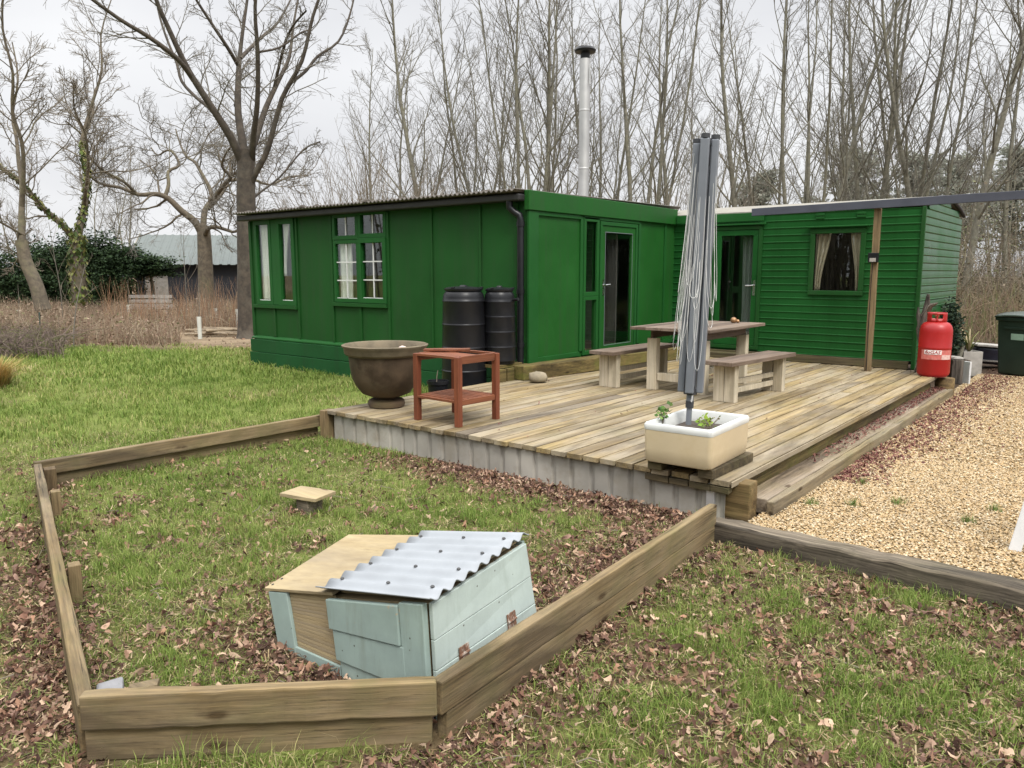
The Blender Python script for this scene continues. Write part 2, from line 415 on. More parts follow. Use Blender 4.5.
def islands(mb):
    par = list(range(len(mb.v)))
    def find(a):
        while par[a] != a: par[a] = par[par[a]]; a = par[a]
        return a
    for f in mb.f:
        for a in f[1:]: par[find(a)] = find(f[0])
    gr = {}
    for f in mb.f: gr.setdefault(find(f[0]), []).append(f)
    out = []
    for fs in gr.values():
        ids = sorted({i for f in fs for i in f}); mp = {o: n for n, o in enumerate(ids)}
        m = MB(); m.v = [mb.v[i] for i in ids]; m.f = [tuple(mp[i] for i in f) for f in fs]; out.append(m)
    return out

def pieces(name, mb, mat, parent=None, **k):
    """each separate piece becomes a part of its own"""
    return [part(name, m, mat, parent, **k) for m in islands(mb)]

def link(name, me, parent=None, loc=(0, 0, 0)):
    o = bpy.data.objects.new(name, me)
    COL.objects.link(o)
    if parent: o.parent = parent
    else: o.location = loc
    return o

def part(name, mb, mat, parent=None, bevel=0.0, smooth=None, loc=(0, 0, 0), label=None, segs=2):
    me = bpy.data.meshes.new(name)
    me.from_pydata(mb.v, [], mb.f)
    me.validate(); 
    import bmesh as _b
    bm = _b.new(); bm.from_mesh(me); _b.ops.recalc_face_normals(bm, faces=bm.faces); bm.to_mesh(me); bm.free()
    me.materials.append(mat if not isinstance(mat, str) else M[mat])
    if smooth is not None:
        me.polygons.foreach_set('use_smooth', [True]*len(me.polygons))
        me.set_sharp_from_angle(angle=R(smooth))
    o = link(name, me, parent, loc)
    if bevel:
        bv = o.modifiers.new('bevel', 'BEVEL'); bv.width = bevel; bv.segments = segs
        bv.limit_method = 'ANGLE'; bv.angle_limit = R(40)
    if label: o['label'] = label
    return o

def np_mesh(name, V, faces_list, mat, cols=None, parent=None, smooth=False):
    """big mesh straight from arrays; faces_list = [array (n,k), ...]"""
    me = bpy.data.meshes.new(name)
    me.vertices.add(len(V)); me.vertices.foreach_set('co', np.asarray(V, np.float32).ravel())
    nl = sum(f.size for f in faces_list); nf = sum(len(f) for f in faces_list)
    me.loops.add(nl); me.polygons.add(nf)
    me.loops.foreach_set('vertex_index', np.concatenate([f.ravel() for f in faces_list]).astype(np.int32))
    tot = np.concatenate([np.full(len(f), f.shape[1]) for f in faces_list]).astype(np.int32)
    st = np.concatenate([[0], np.cumsum(tot)[:-1]]).astype(np.int32)
    me.polygons.foreach_set('loop_start', st)
    me.update(calc_edges=True)
    if smooth: me.polygons.foreach_set('use_smooth', np.ones(nf, bool))
    if cols is not None:
        a = me.attributes.new('Col', 'FLOAT_COLOR', 'POINT')
        c4 = np.ones((len(V), 4), np.float32); c4[:, :3] = cols
        a.data.foreach_set('color', c4.ravel())
    me.materials.append(M[mat] if isinstance(mat, str) else mat)
    return link(name, me, parent)

def tag(o, label, cat, group=None, kind=None):
    if label: o['label'] = label
    if cat: o['category'] = cat
    if group: o['group'] = group
    if kind: o['kind'] = kind
    return o

def thing(name, label, cat, loc=(0, 0, 0), rotz=0, group=None):
    o = bpy.data.objects.new(name, None); COL.objects.link(o)
    o.location = loc; o.rotation_euler = (0, 0, rotz)
    return tag(o, label, cat, group)

def copy_tree(o, parent=None):
    c = o.copy(); COL.objects.link(c)
    if parent: c.parent = parent
    for ch in list(o.children): copy_tree(ch, c)
    return c

# value noise for scattering
_tab = nrg.random((256, 256))
def vnoise(x, y, s):
    x = np.asarray(x)*s+57.3; y = np.asarray(y)*s+91.7
    xi = np.floor(x).astype(int); yi = np.floor(y).astype(int)
    fx = x-xi; fy = y-yi; fx = fx*fx*(3-2*fx); fy = fy*fy*(3-2*fy)
    g = lambda a, b: _tab[a % 256, b % 256]
    return (g(xi, yi)*(1-fx)+g(xi+1, yi)*fx)*(1-fy)+(g(xi, yi+1)*(1-fx)+g(xi+1, yi+1)*fx)*fy
def fnoise(x, y, s):
    return (vnoise(x, y, s)*0.5+vnoise(x, y, s*2.1)*0.3+vnoise(x, y, s*4.3)*0.2)
def sstep(a, b, x):
    t = np.clip((x-a)/(b-a), 0, 1); return t*t*(3-2*t)

# ------------------------------------------------------------------ camera, light, sky
CH = 1.67
cam_d = bpy.data.cameras.new('camera'); cam = bpy.data.objects.new('camera', cam_d); COL.objects.link(cam)
cam_d.sensor_width = 36; cam_d.lens = 767/1024*36; cam_d.clip_end = 2000; cam_d.clip_start = 0.05
cam.location = (0, 0, CH); cam.rotation_euler = (math.pi/2 - math.atan(112/767), 0, YAW)
scene.camera = cam

w = bpy.data.worlds.new('World'); scene.world = w; w.use_nodes = True
nt = w.node_tree
bg = nt.nodes['Background']
SUN_EL, SUN_AZ = R(52), R(120)       # azimuth of the sun's direction measured from +Y clockwise
sky = node(nt, 'ShaderNodeTexSky', sky_type='NISHITA', sun_disc=False, sun_elevation=SUN_EL, sun_rotation=SUN_AZ, air_density=1.0, dust_density=4.0, ozone_density=1.0)
hsv = nt.nodes.new('ShaderNodeHueSaturation'); hsv.inputs['Saturation'].default_value = 0.12
nt.links.new(sky.outputs[0], hsv.inputs['Color'])
# cloud deck: grey layer whose brightness rises from the horizon to the zenith, with soft lumps
tc = nt.nodes.new('ShaderNodeTexCoord')
sep = nt.nodes.new('ShaderNodeSeparateXYZ'); nt.links.new(tc.outputs['Generated'], sep.inputs[0])
rz = ramp(nt, [(0.0, (5.0, 5.04, 5.15)), (0.33, (5.05, 5.1, 5.25)), (0.7, (15, 15, 15.3)), (1.0, (21, 21, 21.2))])
nt.links.new(sep.outputs['Z'], rz.inputs[0])
mpw = nt.nodes.new('ShaderNodeMapping'); mpw.inputs['Scale'].default_value = (1, 1, 2.5)
nt.links.new(tc.outputs['Generated'], mpw.inputs[0])
cn = noise(nt, mpw, 2.2, 5, 0.5)
rc = ramp(nt, [(0.3, (0.87, 0.875, 0.89)), (0.7, (1.12, 1.12, 1.11))])
nt.links.new(cn.outputs[0], rc.inputs[0])
cl = mixc(nt, 1.0, rz.outputs[0], rc.outputs[0], 'MULTIPLY')
fin = mixc(nt, 0.88, hsv.outputs[0], cl)
nt.links.new(fin, bg.inputs['Color'])
bg.inputs['Strength'].default_value = 0.10

sd = bpy.data.lights.new('sun', 'SUN'); sd.energy = 1.5; sd.angle = R(18); sd.color = (1, 0.96, 0.9)
so = bpy.data.objects.new('sun', sd); COL.objects.link(so)
sdir = Vector((math.sin(SUN_AZ)*math.cos(SUN_EL), math.cos(SUN_AZ)*math.cos(SUN_EL), math.sin(SUN_EL)))
so.rotation_euler = sdir.to_track_quat('Z', 'Y').to_euler()
so.location = (4, -4, 12)
vs = scene.view_settings
vs.view_transform = 'Standard'; vs.look = 'None'; vs.gamma = 1; vs.exposure = 0.85; vs.use_curve_mapping = False
scene.cycles.use_adaptive_sampling = True
scene.cycles.max_bounces = 8; scene.cycles.transparent_max_bounces = 12
scene.cycles.diffuse_bounces = 3
scene.cycles.sample_clamp_indirect = 4
try:
    scene.cycles.use_denoising = True
except Exception: pass

# ------------------------------------------------------------------ zones used for scattering
BED = np.array([(-6.5, 2.22), (-2.68, 1.02), (-1.84, 1.86), (-1.95, 4.38), (-2.1, 4.75), (-6.25, 4.8), (-6.45, 4.8)])
def in_poly(x, y, P):
    c = np.zeros(len(x), bool); j = len(P)-1
    for i in range(len(P)):
        xi, yi = P[i]; xj, yj = P[j]
        m = ((yi > y) != (yj > y)) & (x < (xj-xi)*(y-yi)/(yj-yi+1e-12)+xi)
        c ^= m; j = i
    return c
def seg_dist(x, y, a, b):
    ax, ay = a; bx, by = b; dx = bx-ax; dy = by-ay
    t = np.clip(((x-ax)*dx+(y-ay)*dy)/(dx*dx+dy*dy), 0, 1)
    return np.hypot(x-ax-t*dx, y-ay-t*dy)
SEG_L = ((-6.47, 2.2), (-2.66, 1.0)); SEG_N = ((-2.66, 0.98), (-1.8, 1.8)); SEG_R = ((-1.83, 1.84), (-1.94, 4.4)); SEG_B = ((-6.5, 2.25), (-6.5, 4.85))
SEG_S = ((-1.94, 4.42), (1.2, 4.42))
COOP = np.array([(-2.95, 1.86), (-1.9, 1.86), (-1.9, 2.68), (-2.95, 2.66)])
def blocked(x, y):
    b = ((x > -6.3) & (x < -1.83) & (y > 4.76)) | ((x > -12.65) & (x < -6.0) & (y > 7.9)) | ((x > -1.9) & (y > 4.36) & (y < 14.6)) | in_poly(x, y, COOP)
    b |= (seg_dist(x, y, *SEG_L) < 0.03) | (seg_dist(x, y, *SEG_N) < 0.04) | (seg_dist(x, y, *SEG_R) < 0.04) | (seg_dist(x, y, *SEG_B) < 0.05) | (seg_dist(x, y, *SEG_S) < 0.08)
    return b
def weights(x, y):
    """(grass cover, leaf cover) at a ground point"""
    bed = in_poly(x, y, BED)
    n1 = fnoise(x, y, 2.6); n2 = fnoise(x+40, y-13, 3.3); n3 = fnoise(x-20, y+31, 0.9)
    dl = seg_dist(x, y, *SEG_L); dn = seg_dist(x, y, *SEG_N); dr = seg_dist(x, y, *SEG_R)
    left = (~bed) & (y < 2.25-0.32*(x+6.5)+0.0) & (x < -1.9)
    front = (~bed) & (x >= -1.95) & (y < 4.45)
    lawn = (~bed) & (~left) & (~front)
    g = np.zeros(len(x)); l = np.zeros(len(x))
    # bed
    skirt = sstep(0.75, 0.1, 4.75-y)*sstep(-5.6, -4.2, x)
    dc = np.maximum(np.maximum(-2.95-x, x+1.9), np.maximum(1.86-y, y-2.68)); dcoop = np.clip(dc, 0, 9)
    coop = sstep(0.55, 0.05, dcoop)
    rightb = sstep(-2.9, -2.2, x)*sstep(2.4, 3.2, y)
    lb = np.clip(np.maximum.reduce([skirt, coop*1.0, rightb*0.9, sstep(0.66, 0.78, n2)*0.7, sstep(0.35, 0.0, dl)*0.5, sstep(0.4, 0.0, dn)*0.7]) + (n1-0.5)*0.75, 0, 1)
    g = np.where(bed, np.clip(1.05-lb*1.05+(n2-0.5)*0.5, 0, 1), g); l = np.where(bed, np.clip(lb*0.9+0.14, 0, 1), l)
    # left of the bed
    dd = np.minimum(dl, dn)
    ll = np.clip(0.85*sstep(0.6, 0.1, dd)*sstep(-6.6, -4.2, x)+ (n1-0.5)*1.5+0.1*sstep(-4.0, -2.8, x), 0, 1)
    g = np.where(left, np.clip(0.95-ll, 0.0, 1), g); l = np.where(left, np.clip(ll*0.95+0.08, 0, 1), l)
    # front corner
    corner = sstep(1.1, 0.1, np.hypot(x+1.85, y-4.2))
    lf = np.clip(sstep(0.45, 0.62, n2)*0.9 + corner*0.6 + sstep(0.6, 0.1, dn)*0.8 + sstep(0.3, 0.0, dr)*0.5 + (n1-0.5)*0.8, 0, 1)
    g = np.where(front, np.clip(1.05-lf*0.8+(n1-0.5)*0.7, 0.0, 1), g); l = np.where(front, np.clip(lf*0.5+0.24, 0, 1), l)
    # lawn and what lies beyond it
    edge = 17.2+1.5*(n3-0.5)*2
    dist = -x*math.sin(YAW)+y*math.cos(YAW)
    lw = sstep(edge+0.6, edge-0.6, dist)
    wood_ = ((y > 14.3) & (x > -6)).astype(float)
    g = np.where(lawn, lw*(0.85+0.3*n1)*(1-wood_), g)
    l = np.where(lawn, np.clip((1-lw)*0.35+wood_*0.8+sstep(0.72, 0.8, n2)*0.12, 0, 1), l)
    blk = blocked(x, y)
    g[blk] = 0; l[blk] = 0
    return g, l

# ------------------------------------------------------------------ ground
def ground():
    def axis(lo, hi, step):
        inner = np.arange(lo, hi+1e-6, step)
        out = np.geomspace(1, 260, 14)
        return np.concatenate([(lo-out)[::-1], inner, hi+out])
    xs = axis(-26, 6, 0.14); ys = axis(-3, 26, 0.14)
    X, Y = np.meshgrid(xs, ys); x = X.ravel(); y = Y.ravel()
    z = (fnoise(x, y, 0.8)-0.5)*0.03
    g, l = weights(x, y)
    far = sstep(24, 45, np.hypot(x, y))
    soil = np.array((0.085, 0.06, 0.042)); thatch = np.array((0.135, 0.165, 0.042)); lit = np.array((0.15, 0.085, 0.055)); dry = np.array((0.23, 0.175, 0.115))
    n = fnoise(x, y, 3.0)[:, None]
    c = soil*(0.7+0.6*n)
    c = c*(1-g[:, None])+thatch*(0.75+0.5*n)*g[:, None]
    c = c*(1-l[:, None]*0.6)+lit*(0.6+0.8*n)*l[:, None]*0.6
    dist = -x*math.sin(YAW)+y*math.cos(YAW)
    rough = (sstep(16.5, 18.5, dist)*(x < -6))[:, None]
    c = c*(1-rough)+dry*(0.6+0.8*n)*rough
    nx, ny = len(xs), len(ys)
    i = (np.arange(ny-1)[:, None]*nx+np.arange(nx-1)[None, :]).ravel()
    F = np.stack([i, i+1, i+1+nx, i+nx], 1)
    m, nt, b = new_mat('ground_soil', 0.95, 0.1)
    a = node(nt, 'ShaderNodeAttribute', attribute_name='Col')
    mp = coords(nt); nn = noise(nt, mp, 30, 6, 0.7)
    r = ramp(nt, [(0.3, (0.55,)*3), (0.7, (1.35,)*3)]); nt.links.new(nn.outputs[0], r.inputs[0])
    nt.links.new(mixc(nt, 1.0, a.outputs['Color'], r.outputs[0], 'MULTIPLY'), b.inputs['Base Color'])
    bump(nt, b, nn.outputs[0], 0.8, 0.02)
    M['ground'] = m
    o = np_mesh('ground', np.stack([x, y, z], 1), [F], 'ground', c)
    tag(o, None, None, kind='structure')
    # gravel drive: one sheet with its own stones on it
    gx = np.linspace(-1.86, 7, 60); gy = np.linspace(4.5, 14.5, 70)
    X, Y = np.meshgrid(gx, gy); x = X.ravel().copy(); y = Y.ravel().copy()
    z = 0.024+(fnoise(x, y, 1.5)-0.5)*0.02
    z = np.maximum(z, 0.02)
    nx, ny = len(gx), len(gy)
    i = (np.arange(ny-1)[:, None]*nx+np.arange(nx-1)[None, :]).ravel()
    F = np.stack([i, i+1, i+1+nx, i+nx], 1)
    m, nt, b = new_mat('gravel_bed', 0.9, 0.2)
    mp = coords(nt)
    v = node(nt, 'ShaderNodeTexVoronoi'); v.inputs['Scale'].default_value = 55
    nt.links.new(mp.outputs[0], v.inputs['Vector'])
    rv = ramp(nt, [(0.1, (0.34, 0.235, 0.11)), (0.4, (0.42, 0.31, 0.16)), (0.7, (0.29, 0.19, 0.085)), (0.95, (0.46, 0.37, 0.23))])
    nt.links.new(v.outputs['Color'], rv.inputs[0])
    rd = ramp(nt, [(0.0, (1, 1, 1)), (0.75, (0.35,)*3)]); nt.links.new(v.outputs['Distance'], rd.inputs[0])
    nt.links.new(mixc(nt, 1.0, rv.outputs[0], rd.outputs[0], 'MULTIPLY'), b.inputs['Base Color'])
    bump(nt, b, v.outputs['Distance'], -0.8, 0.012)
    M['gravel_bed'] = m
    o = np_mesh('gravel', np.stack([x, y, z], 1), [F], 'gravel_bed')
    tag(o, None, None, kind='structure')

def in_view(x, y, margin=0.6):
    """roughly what the photograph (and a step beside it) can see"""
    r = x*math.cos(YAW)+y*math.sin(YAW); f = -x*math.sin(YAW)+y*math.cos(YAW)
    return (f > 1.5) & (np.abs(r) < f*0.70+margin+0.9*(r > 0))

def scatter(n, x0, x1, y0, y1):
    x = nrg.uniform(x0, x1, n); y = nrg.uniform(y0, y1, n)
    k = in_view(x, y); return x[k], y[k]

def grass():
    xs, ys, hs, ws, kind = [], [], [], [], []
    def zone(dens, x0, x1, y0, y1, dmin, dmax, hlo, hhi, wlo, whi):
        n = int(dens*(x1-x0)*(y1-y0))
        x, y = scatter(n, x0, x1, y0, y1)
        d = np.hypot(x, y); k = (d >= dmin) & (d < dmax); x = x[k]; y = y[k]
        g, l = weights(x, y)
        # tufts
        t = fnoise(x, y, 9.0)
        pm = sstep(0.36, 0.56, fnoise(x+11, y-7, 1.7)); k = nrg.random(len(x)) < np.clip(g**1.2*(0.36+0.85*pm)*(0.3+1.3*sstep(0.35, 0.65, t)), 0, 1)
        x = x[k]; y = y[k]; t = t[k]; g = g[k]
        h = nrg.uniform(hlo, hhi, len(x))*(0.5+0.85*sstep(0.3, 0.7, t))*(0.55+0.4*g)
        nb = np.minimum.reduce([seg_dist(x, y, *s_) for s_ in (SEG_L, SEG_N, SEG_R, SEG_B, SEG_S)]); h = h*(1+0.35*sstep(0.16, 0.03, nb)*(nrg.random(len(x)) < 0.5))
        xs.append(x); ys.append(y); hs.append(h); ws.append(nrg.uniform(wlo, whi, len(x)))
    zone(11000, -7.5, 2.2, 0.5, 5, 0, 5.2, 0.02, 0.08, 0.0018, 0.0036)
    zone(4600, -10, -1.9, 0.5, 8, 5.2, 8.2, 0.025, 0.075, 0.003, 0.005)
    zone(1900, -15, -5, 0.5, 11, 8.2, 13, 0.04, 0.09, 0.005, 0.009)
    zone(750, -24, -8, 1.5, 15, 13, 20, 0.05, 0.11, 0.009, 0.015)
    x = np.concatenate(xs); y = np.concatenate(ys); h = np.concatenate(hs); wd = np.concatenate(ws)
    n = len(x); print('grass blades', n)
    a = nrg.uniform(0, 2*np.pi, n); lean = nrg.uniform(0.15, 1.0, n)*h; la = a+nrg.normal(0, 0.7, n)+np.pi/2
    z0 = np.full(n, -0.01)
    dx = np.cos(a)*wd/2; dy = np.sin(a)*wd/2
    lx = np.cos(la)*lean; ly = np.sin(la)*lean
    V = np.zeros((n, 5, 3), np.float32)
    V[:, 0] = np.stack([x-dx, y-dy, z0], 1); V[:, 1] = np.stack([x+dx, y+dy, z0], 1)
    mx = x+lx*0.35; my = y+ly*0.35
    V[:, 2] = np.stack([mx+dx*.8, my+dy*.8, h*0.6], 1); V[:, 3] = np.stack([mx-dx*.8, my-dy*.8, h*0.6], 1)
    V[:, 4] = np.stack([x+lx, y+ly, h*nrg.uniform(0.7, 1.0, n)], 1)
    base = np.arange(n)[:, None]*5
    Q = base+np.array([0, 1, 2, 3]); T = base+np.array([3, 2, 4])
    pal = np.array([(0.115, 0.185, 0.030), (0.18, 0.25, 0.05), (0.245, 0.295, 0.075), (0.36, 0.335, 0.13), (0.44, 0.36, 0.2)])
    pn = fnoise(x, y, 0.7)
    u = np.clip(nrg.random(n)*0.85+(pn-0.5)*0.9, 0, 0.999)
    idx = np.searchsorted([0.22, 0.50, 0.76, 0.91], u)
    c = pal[idx]*nrg.uniform(0.75, 1.25, (n, 1))
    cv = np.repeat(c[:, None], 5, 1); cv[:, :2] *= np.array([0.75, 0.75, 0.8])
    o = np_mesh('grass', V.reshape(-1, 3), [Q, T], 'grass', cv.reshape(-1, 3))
    tag(o, 'short green and straw-flecked grass of the lawn and edged bed', 'grass', kind='stuff')

def thatch_bits():
    xs, ys = [], []
    for dens, x0, x1, y0, y1, d0, d1 in ((5200, -7.5, 1.5, 0.5, 5, 0, 5), (2200, -10, -1.9, 0.5, 8, 5, 9)):
        x, y = scatter(int(dens*(x1-x0)*(y1-y0)), x0, x1, y0, y1); d = np.hypot(x, y); k = (d >= d0) & (d < d1); x, y = x[k], y[k]
        k = ~blocked(x, y) & (nrg.random(len(x)) < 0.35+0.65*sstep(0.35, 0.6, fnoise(x, y, 5.0))); xs.append(x[k]); ys.append(y[k])
    x = np.concatenate(xs); y = np.concatenate(ys); n = len(x); print('thatch', n)
    a = nrg.uniform(0, 6.283, n); ln = nrg.uniform(.008, .028, n); w_ = nrg.uniform(.001, .0028, n); z = nrg.uniform(.004, .022, n); dz = nrg.normal(0, .008, n)
    ca, sa = np.cos(a), np.sin(a)
    V = np.stack([np.stack([x-ca*ln-sa*w_, y-sa*ln+ca*w_, z-dz], 1), np.stack([x-ca*ln+sa*w_, y-sa*ln-ca*w_, z-dz], 1), np.stack([x+ca*ln+sa*w_, y+sa*ln-ca*w_, z+dz], 1), np.stack([x+ca*ln-sa*w_, y+sa*ln+ca*w_, z+dz], 1)], 1).reshape(-1, 3)
    pal = np.array([(.34, .26, .14), (.22, .15, .08), (.11, .07, .045), (.42, .34, .2), (.15, .19, .05), (.12, .16, .035), (.07, .045, .03), (.2, .23, .07)])
    C = np.repeat(pal[nrg.integers(0, len(pal), n)]*nrg.uniform(.7, 1.3, (n, 1)), 4, 0)
    o = np_mesh('thatch', V, [np.arange(4*n).reshape(-1, 4)], 'grass', C); tag(o, 'straw, moss shreds and dead blades matted between the living grass', 'thatch', kind='stuff')

def fallen_twigs():
    m = MB(); rr = random.Random(17); k = 0
    while k < 70:
        x, y = rr.uniform(-5.5, 0.2), rr.uniform(0.9, 4.5)
        if blocked(np.array([x]), np.array([y]))[0] or not in_view(np.array([x]), np.array([y]))[0]: continue
        a = rr.uniform(0, 6.28); ln = rr.uniform(.05, .17); b = rr.uniform(-.25, .25)
        z = rr.uniform(.02, .045); m.tube([(x, y, z), (x+math.cos(a)*ln*.5, y+math.sin(a)*ln*.5, z+rr.uniform(-.01, .02)), (x+math.cos(a+b)*ln, y+math.sin(a+b)*ln, z+rr.uniform(-.015, .02))], [.003, .0025, .0015], 5); k += 1
    o = part('fallen_twigs', m, 'twig_pale', smooth=60); tag(o, 'short dry twigs dropped among the grass and leaves in the foreground', 'twigs', kind='stuff')

def leaf_mesh(name, x, y, z, size, pal, tilt=0.55, mat='litter'):
    n = len(x)
    # lobed oak leaves, plain oval leaves and torn scraps, all with the same number of corners
    shapes = [
        [(-0.5, 0.0), (-0.30, 0.07), (-0.20, 0.05), (-0.05, 0.17), (0.06, 0.09), (0.22, 0.19), (0.33, 0.08), (0.5, 0.03)],
        [(-0.5, 0.0), (-0.36, 0.10), (-0.2, 0.17), (-0.02, 0.21), (0.15, 0.20), (0.3, 0.15), (0.42, 0.08), (0.5, 0.0)],
        [(-0.4, 0.0), (-0.33, 0.16), (-0.14, 0.10), (0.0, 0.24), (0.12, 0.22), (0.15, 0.07), (0.30, 0.12), (0.36, 0.0)],
        [(-0.45, 0.0), (-0.33, 0.05), (-0.24, 0.13), (-0.1, 0.09), (0.03, 0.22), (0.15, 0.13), (0.32, 0.17), (0.46, 0.04)]]
    tp = []
    for L in shapes:
        out = np.array(L+[(px, -py*0.85) for px, py in L[::-1]][1:-1]); k = len(out)
        tp.append(np.concatenate([np.array([[0.0, 0.0]]), out]))
    tp = np.array(tp)
    P = tp[nrg.integers(0, 4, n)]+nrg.normal(0, 0.018, (n, k+1, 2))
    P[:, :, 1] *= nrg.uniform(0.8, 1.25, (n, 1))
    cx = nrg.normal(0, 1.1, (n, 1)); cy = np.abs(nrg.normal(1.9, 1.3, (n, 1)))*np.sign(nrg.random((n, 1))-0.25); tw = nrg.normal(0, 1.6, (n, 1))
    Z = cx*P[:, :, 0]**2+cy*P[:, :, 1]**2+tw*P[:, :, 0]*P[:, :, 1]
    Q3 = np.concatenate([P, Z[:, :, None]], 2)*size[:, None, None]
    yaw = nrg.uniform(0, 2*np.pi, n); tx = nrg.normal(0, tilt, n); ty = nrg.normal(0, tilt, n)
    def rot(ax, t):
        c, s = np.cos(t), np.sin(t); Rm = np.zeros((n, 3, 3)); Rm[:, ax, ax] = 1
        i, j = [(1, 2), (2, 0), (0, 1)][ax]
        Rm[:, i, i] = c; Rm[:, j, j] = c; Rm[:, i, j] = -s; Rm[:, j, i] = s
        return Rm
    Rm = rot(2, yaw) @ rot(0, tx) @ rot(1, ty)
    V = np.einsum('nij,nkj->nki', Rm, Q3)
    lift = -V[:, :, 2].min(1)
    V += np.stack([x, y, z+lift*0.8], 1)[:, None]
    base = np.arange(n)[:, None]*(k+1)
    T = np.concatenate([base+np.array([0, 1+i, 1+(i+1) % k]) for i in range(k)])
    c = pal[nrg.integers(0, len(pal), n)]*nrg.uniform(0.7, 1.45, (n, 1))
    cv = np.repeat(c[:, None], k+1, 1); cv[:, 0] *= 0.8
    return np_mesh(name, V.reshape(-1, 3), [T], mat, cv.reshape(-1, 3))

LEAFPAL = np.array([(0.23, 0.14, 0.095), (0.15, 0.08, 0.055), (0.34, 0.225, 0.16), (0.09, 0.048, 0.033), (0.42, 0.30, 0.21), (0.27, 0.155, 0.10), (0.13, 0.075, 0.055), (0.20, 0.125, 0.095), (0.07, 0.04, 0.03)])
def leaves():
    xs, ys, sz = [], [], []
    def zone(dens, x0, x1, y0, y1, dmin, dmax, s0, s1):
        n = int(dens*(x1-x0)*(y1-y0)); x, y = scatter(n, x0, x1, y0, y1)
        d = np.hypot(x, y); k = (d >= dmin) & (d < dmax); x = x[k]; y = y[k]
        g, l = weights(x, y)
        k = nrg.random(len(x)) < np.clip(l**1.5, 0, 1); x = x[k]; y = y[k]
        xs.append(x); ys.append(y); sz.append(nrg.uniform(s0, s1, len(x)))
    zone(2900, -7.5, 1.5, 0.5, 5, 0, 4.0, 0.025, 0.062)
    zone(2300, -8.5, 1.5, 0.5, 5, 4.0, 8.5, 0.028, 0.068)
    zone(90, -9, 3, 14.4, 24, 8, 40, 0.06, 0.12)
    zone(40, -24, -8, 6, 22, 15, 40, 0.07, 0.13)
    x = np.concatenate(xs); y = np.concatenate(ys); s = np.concatenate(sz); s = s*np.where(nrg.random(len(s)) < 0.4, nrg.uniform(0.3, 0.7, len(s)), 1.0)
    # drifted along the drive edge, on the step and under the skirting
    def drift(n, fx, fy, s0, s1):
        xs2 = fx(n); ys2 = fy(n); return xs2, ys2, nrg.uniform(s0, s1, n)
    print('leaves', len(x))
    o = leaf_mesh('leaf_litter', x, y, np.full(len(x), 0.004)+nrg.uniform(0, 0.02, len(x)), s, LEAFPAL)
    tag(o, 'curled brown oak leaves scattered over the grass and drifted by the timber edging', 'leaf litter', kind='stuff')
    # small dark red shreds on the drive side
    n = 4200
    y = nrg.uniform(6.2, 14.3, n); wv = 0.10+0.19*sstep(6.2, 9.0, y)+0.15*(fnoise(y, y*0, 1.2)-0.4)
    x = -1.75+np.abs(nrg.normal(0, 1, n))*wv
    pal = np.array([(0.13, 0.05, 0.045), (0.19, 0.085, 0.07), (0.10, 0.04, 0.035), (0.25, 0.13, 0.10)])
    o = leaf_mesh('leaf_litter', x, y, np.full(n, 0.036), nrg.uniform(0.02, 0.05, n), pal, 0.4)
    tag(o, 'dark red leaf shreds drifted on the gravel along the long step', 'leaf litter', kind='stuff')
    n = 900
    t = nrg.uniform(0, 1, n)**0.7
    y = 6.3+t*5.2; x = nrg.uniform(-2.0, -1.86, n)
    o = leaf_mesh('leaf_litter', x, y, np.full(n, 0.133), nrg.uniform(0.02, 0.05, n), pal, 0.35)
    tag(o, 'dark red leaf shreds lying on the far half of the long step', 'leaf litter', kind='stuff')
    n = 70
    x = nrg.uniform(-6.0, -2.2, n); y = nrg.uniform(4.95, 11.8, n)
    k = ~((x > -2.75) & (y < 5.5)) & ~((x < -5.6) & (y < 5.6)) & ~((x > -5.25) & (x < -4.5) & (y < 5.6)) & ~((x > -5.1) & (x < -3.1) & (y > 7.8) & (y < 9.4))
    x = x[k]; y = y[k]
    o = leaf_mesh('leaf_litter', x, y, np.full(len(x), 0.297), nrg.uniform(0.02, 0.05, len(x)), pal, 0.3)
    tag(o, 'a few dark shrivelled leaves lying on the deck boards', 'leaf litter', kind='stuff')

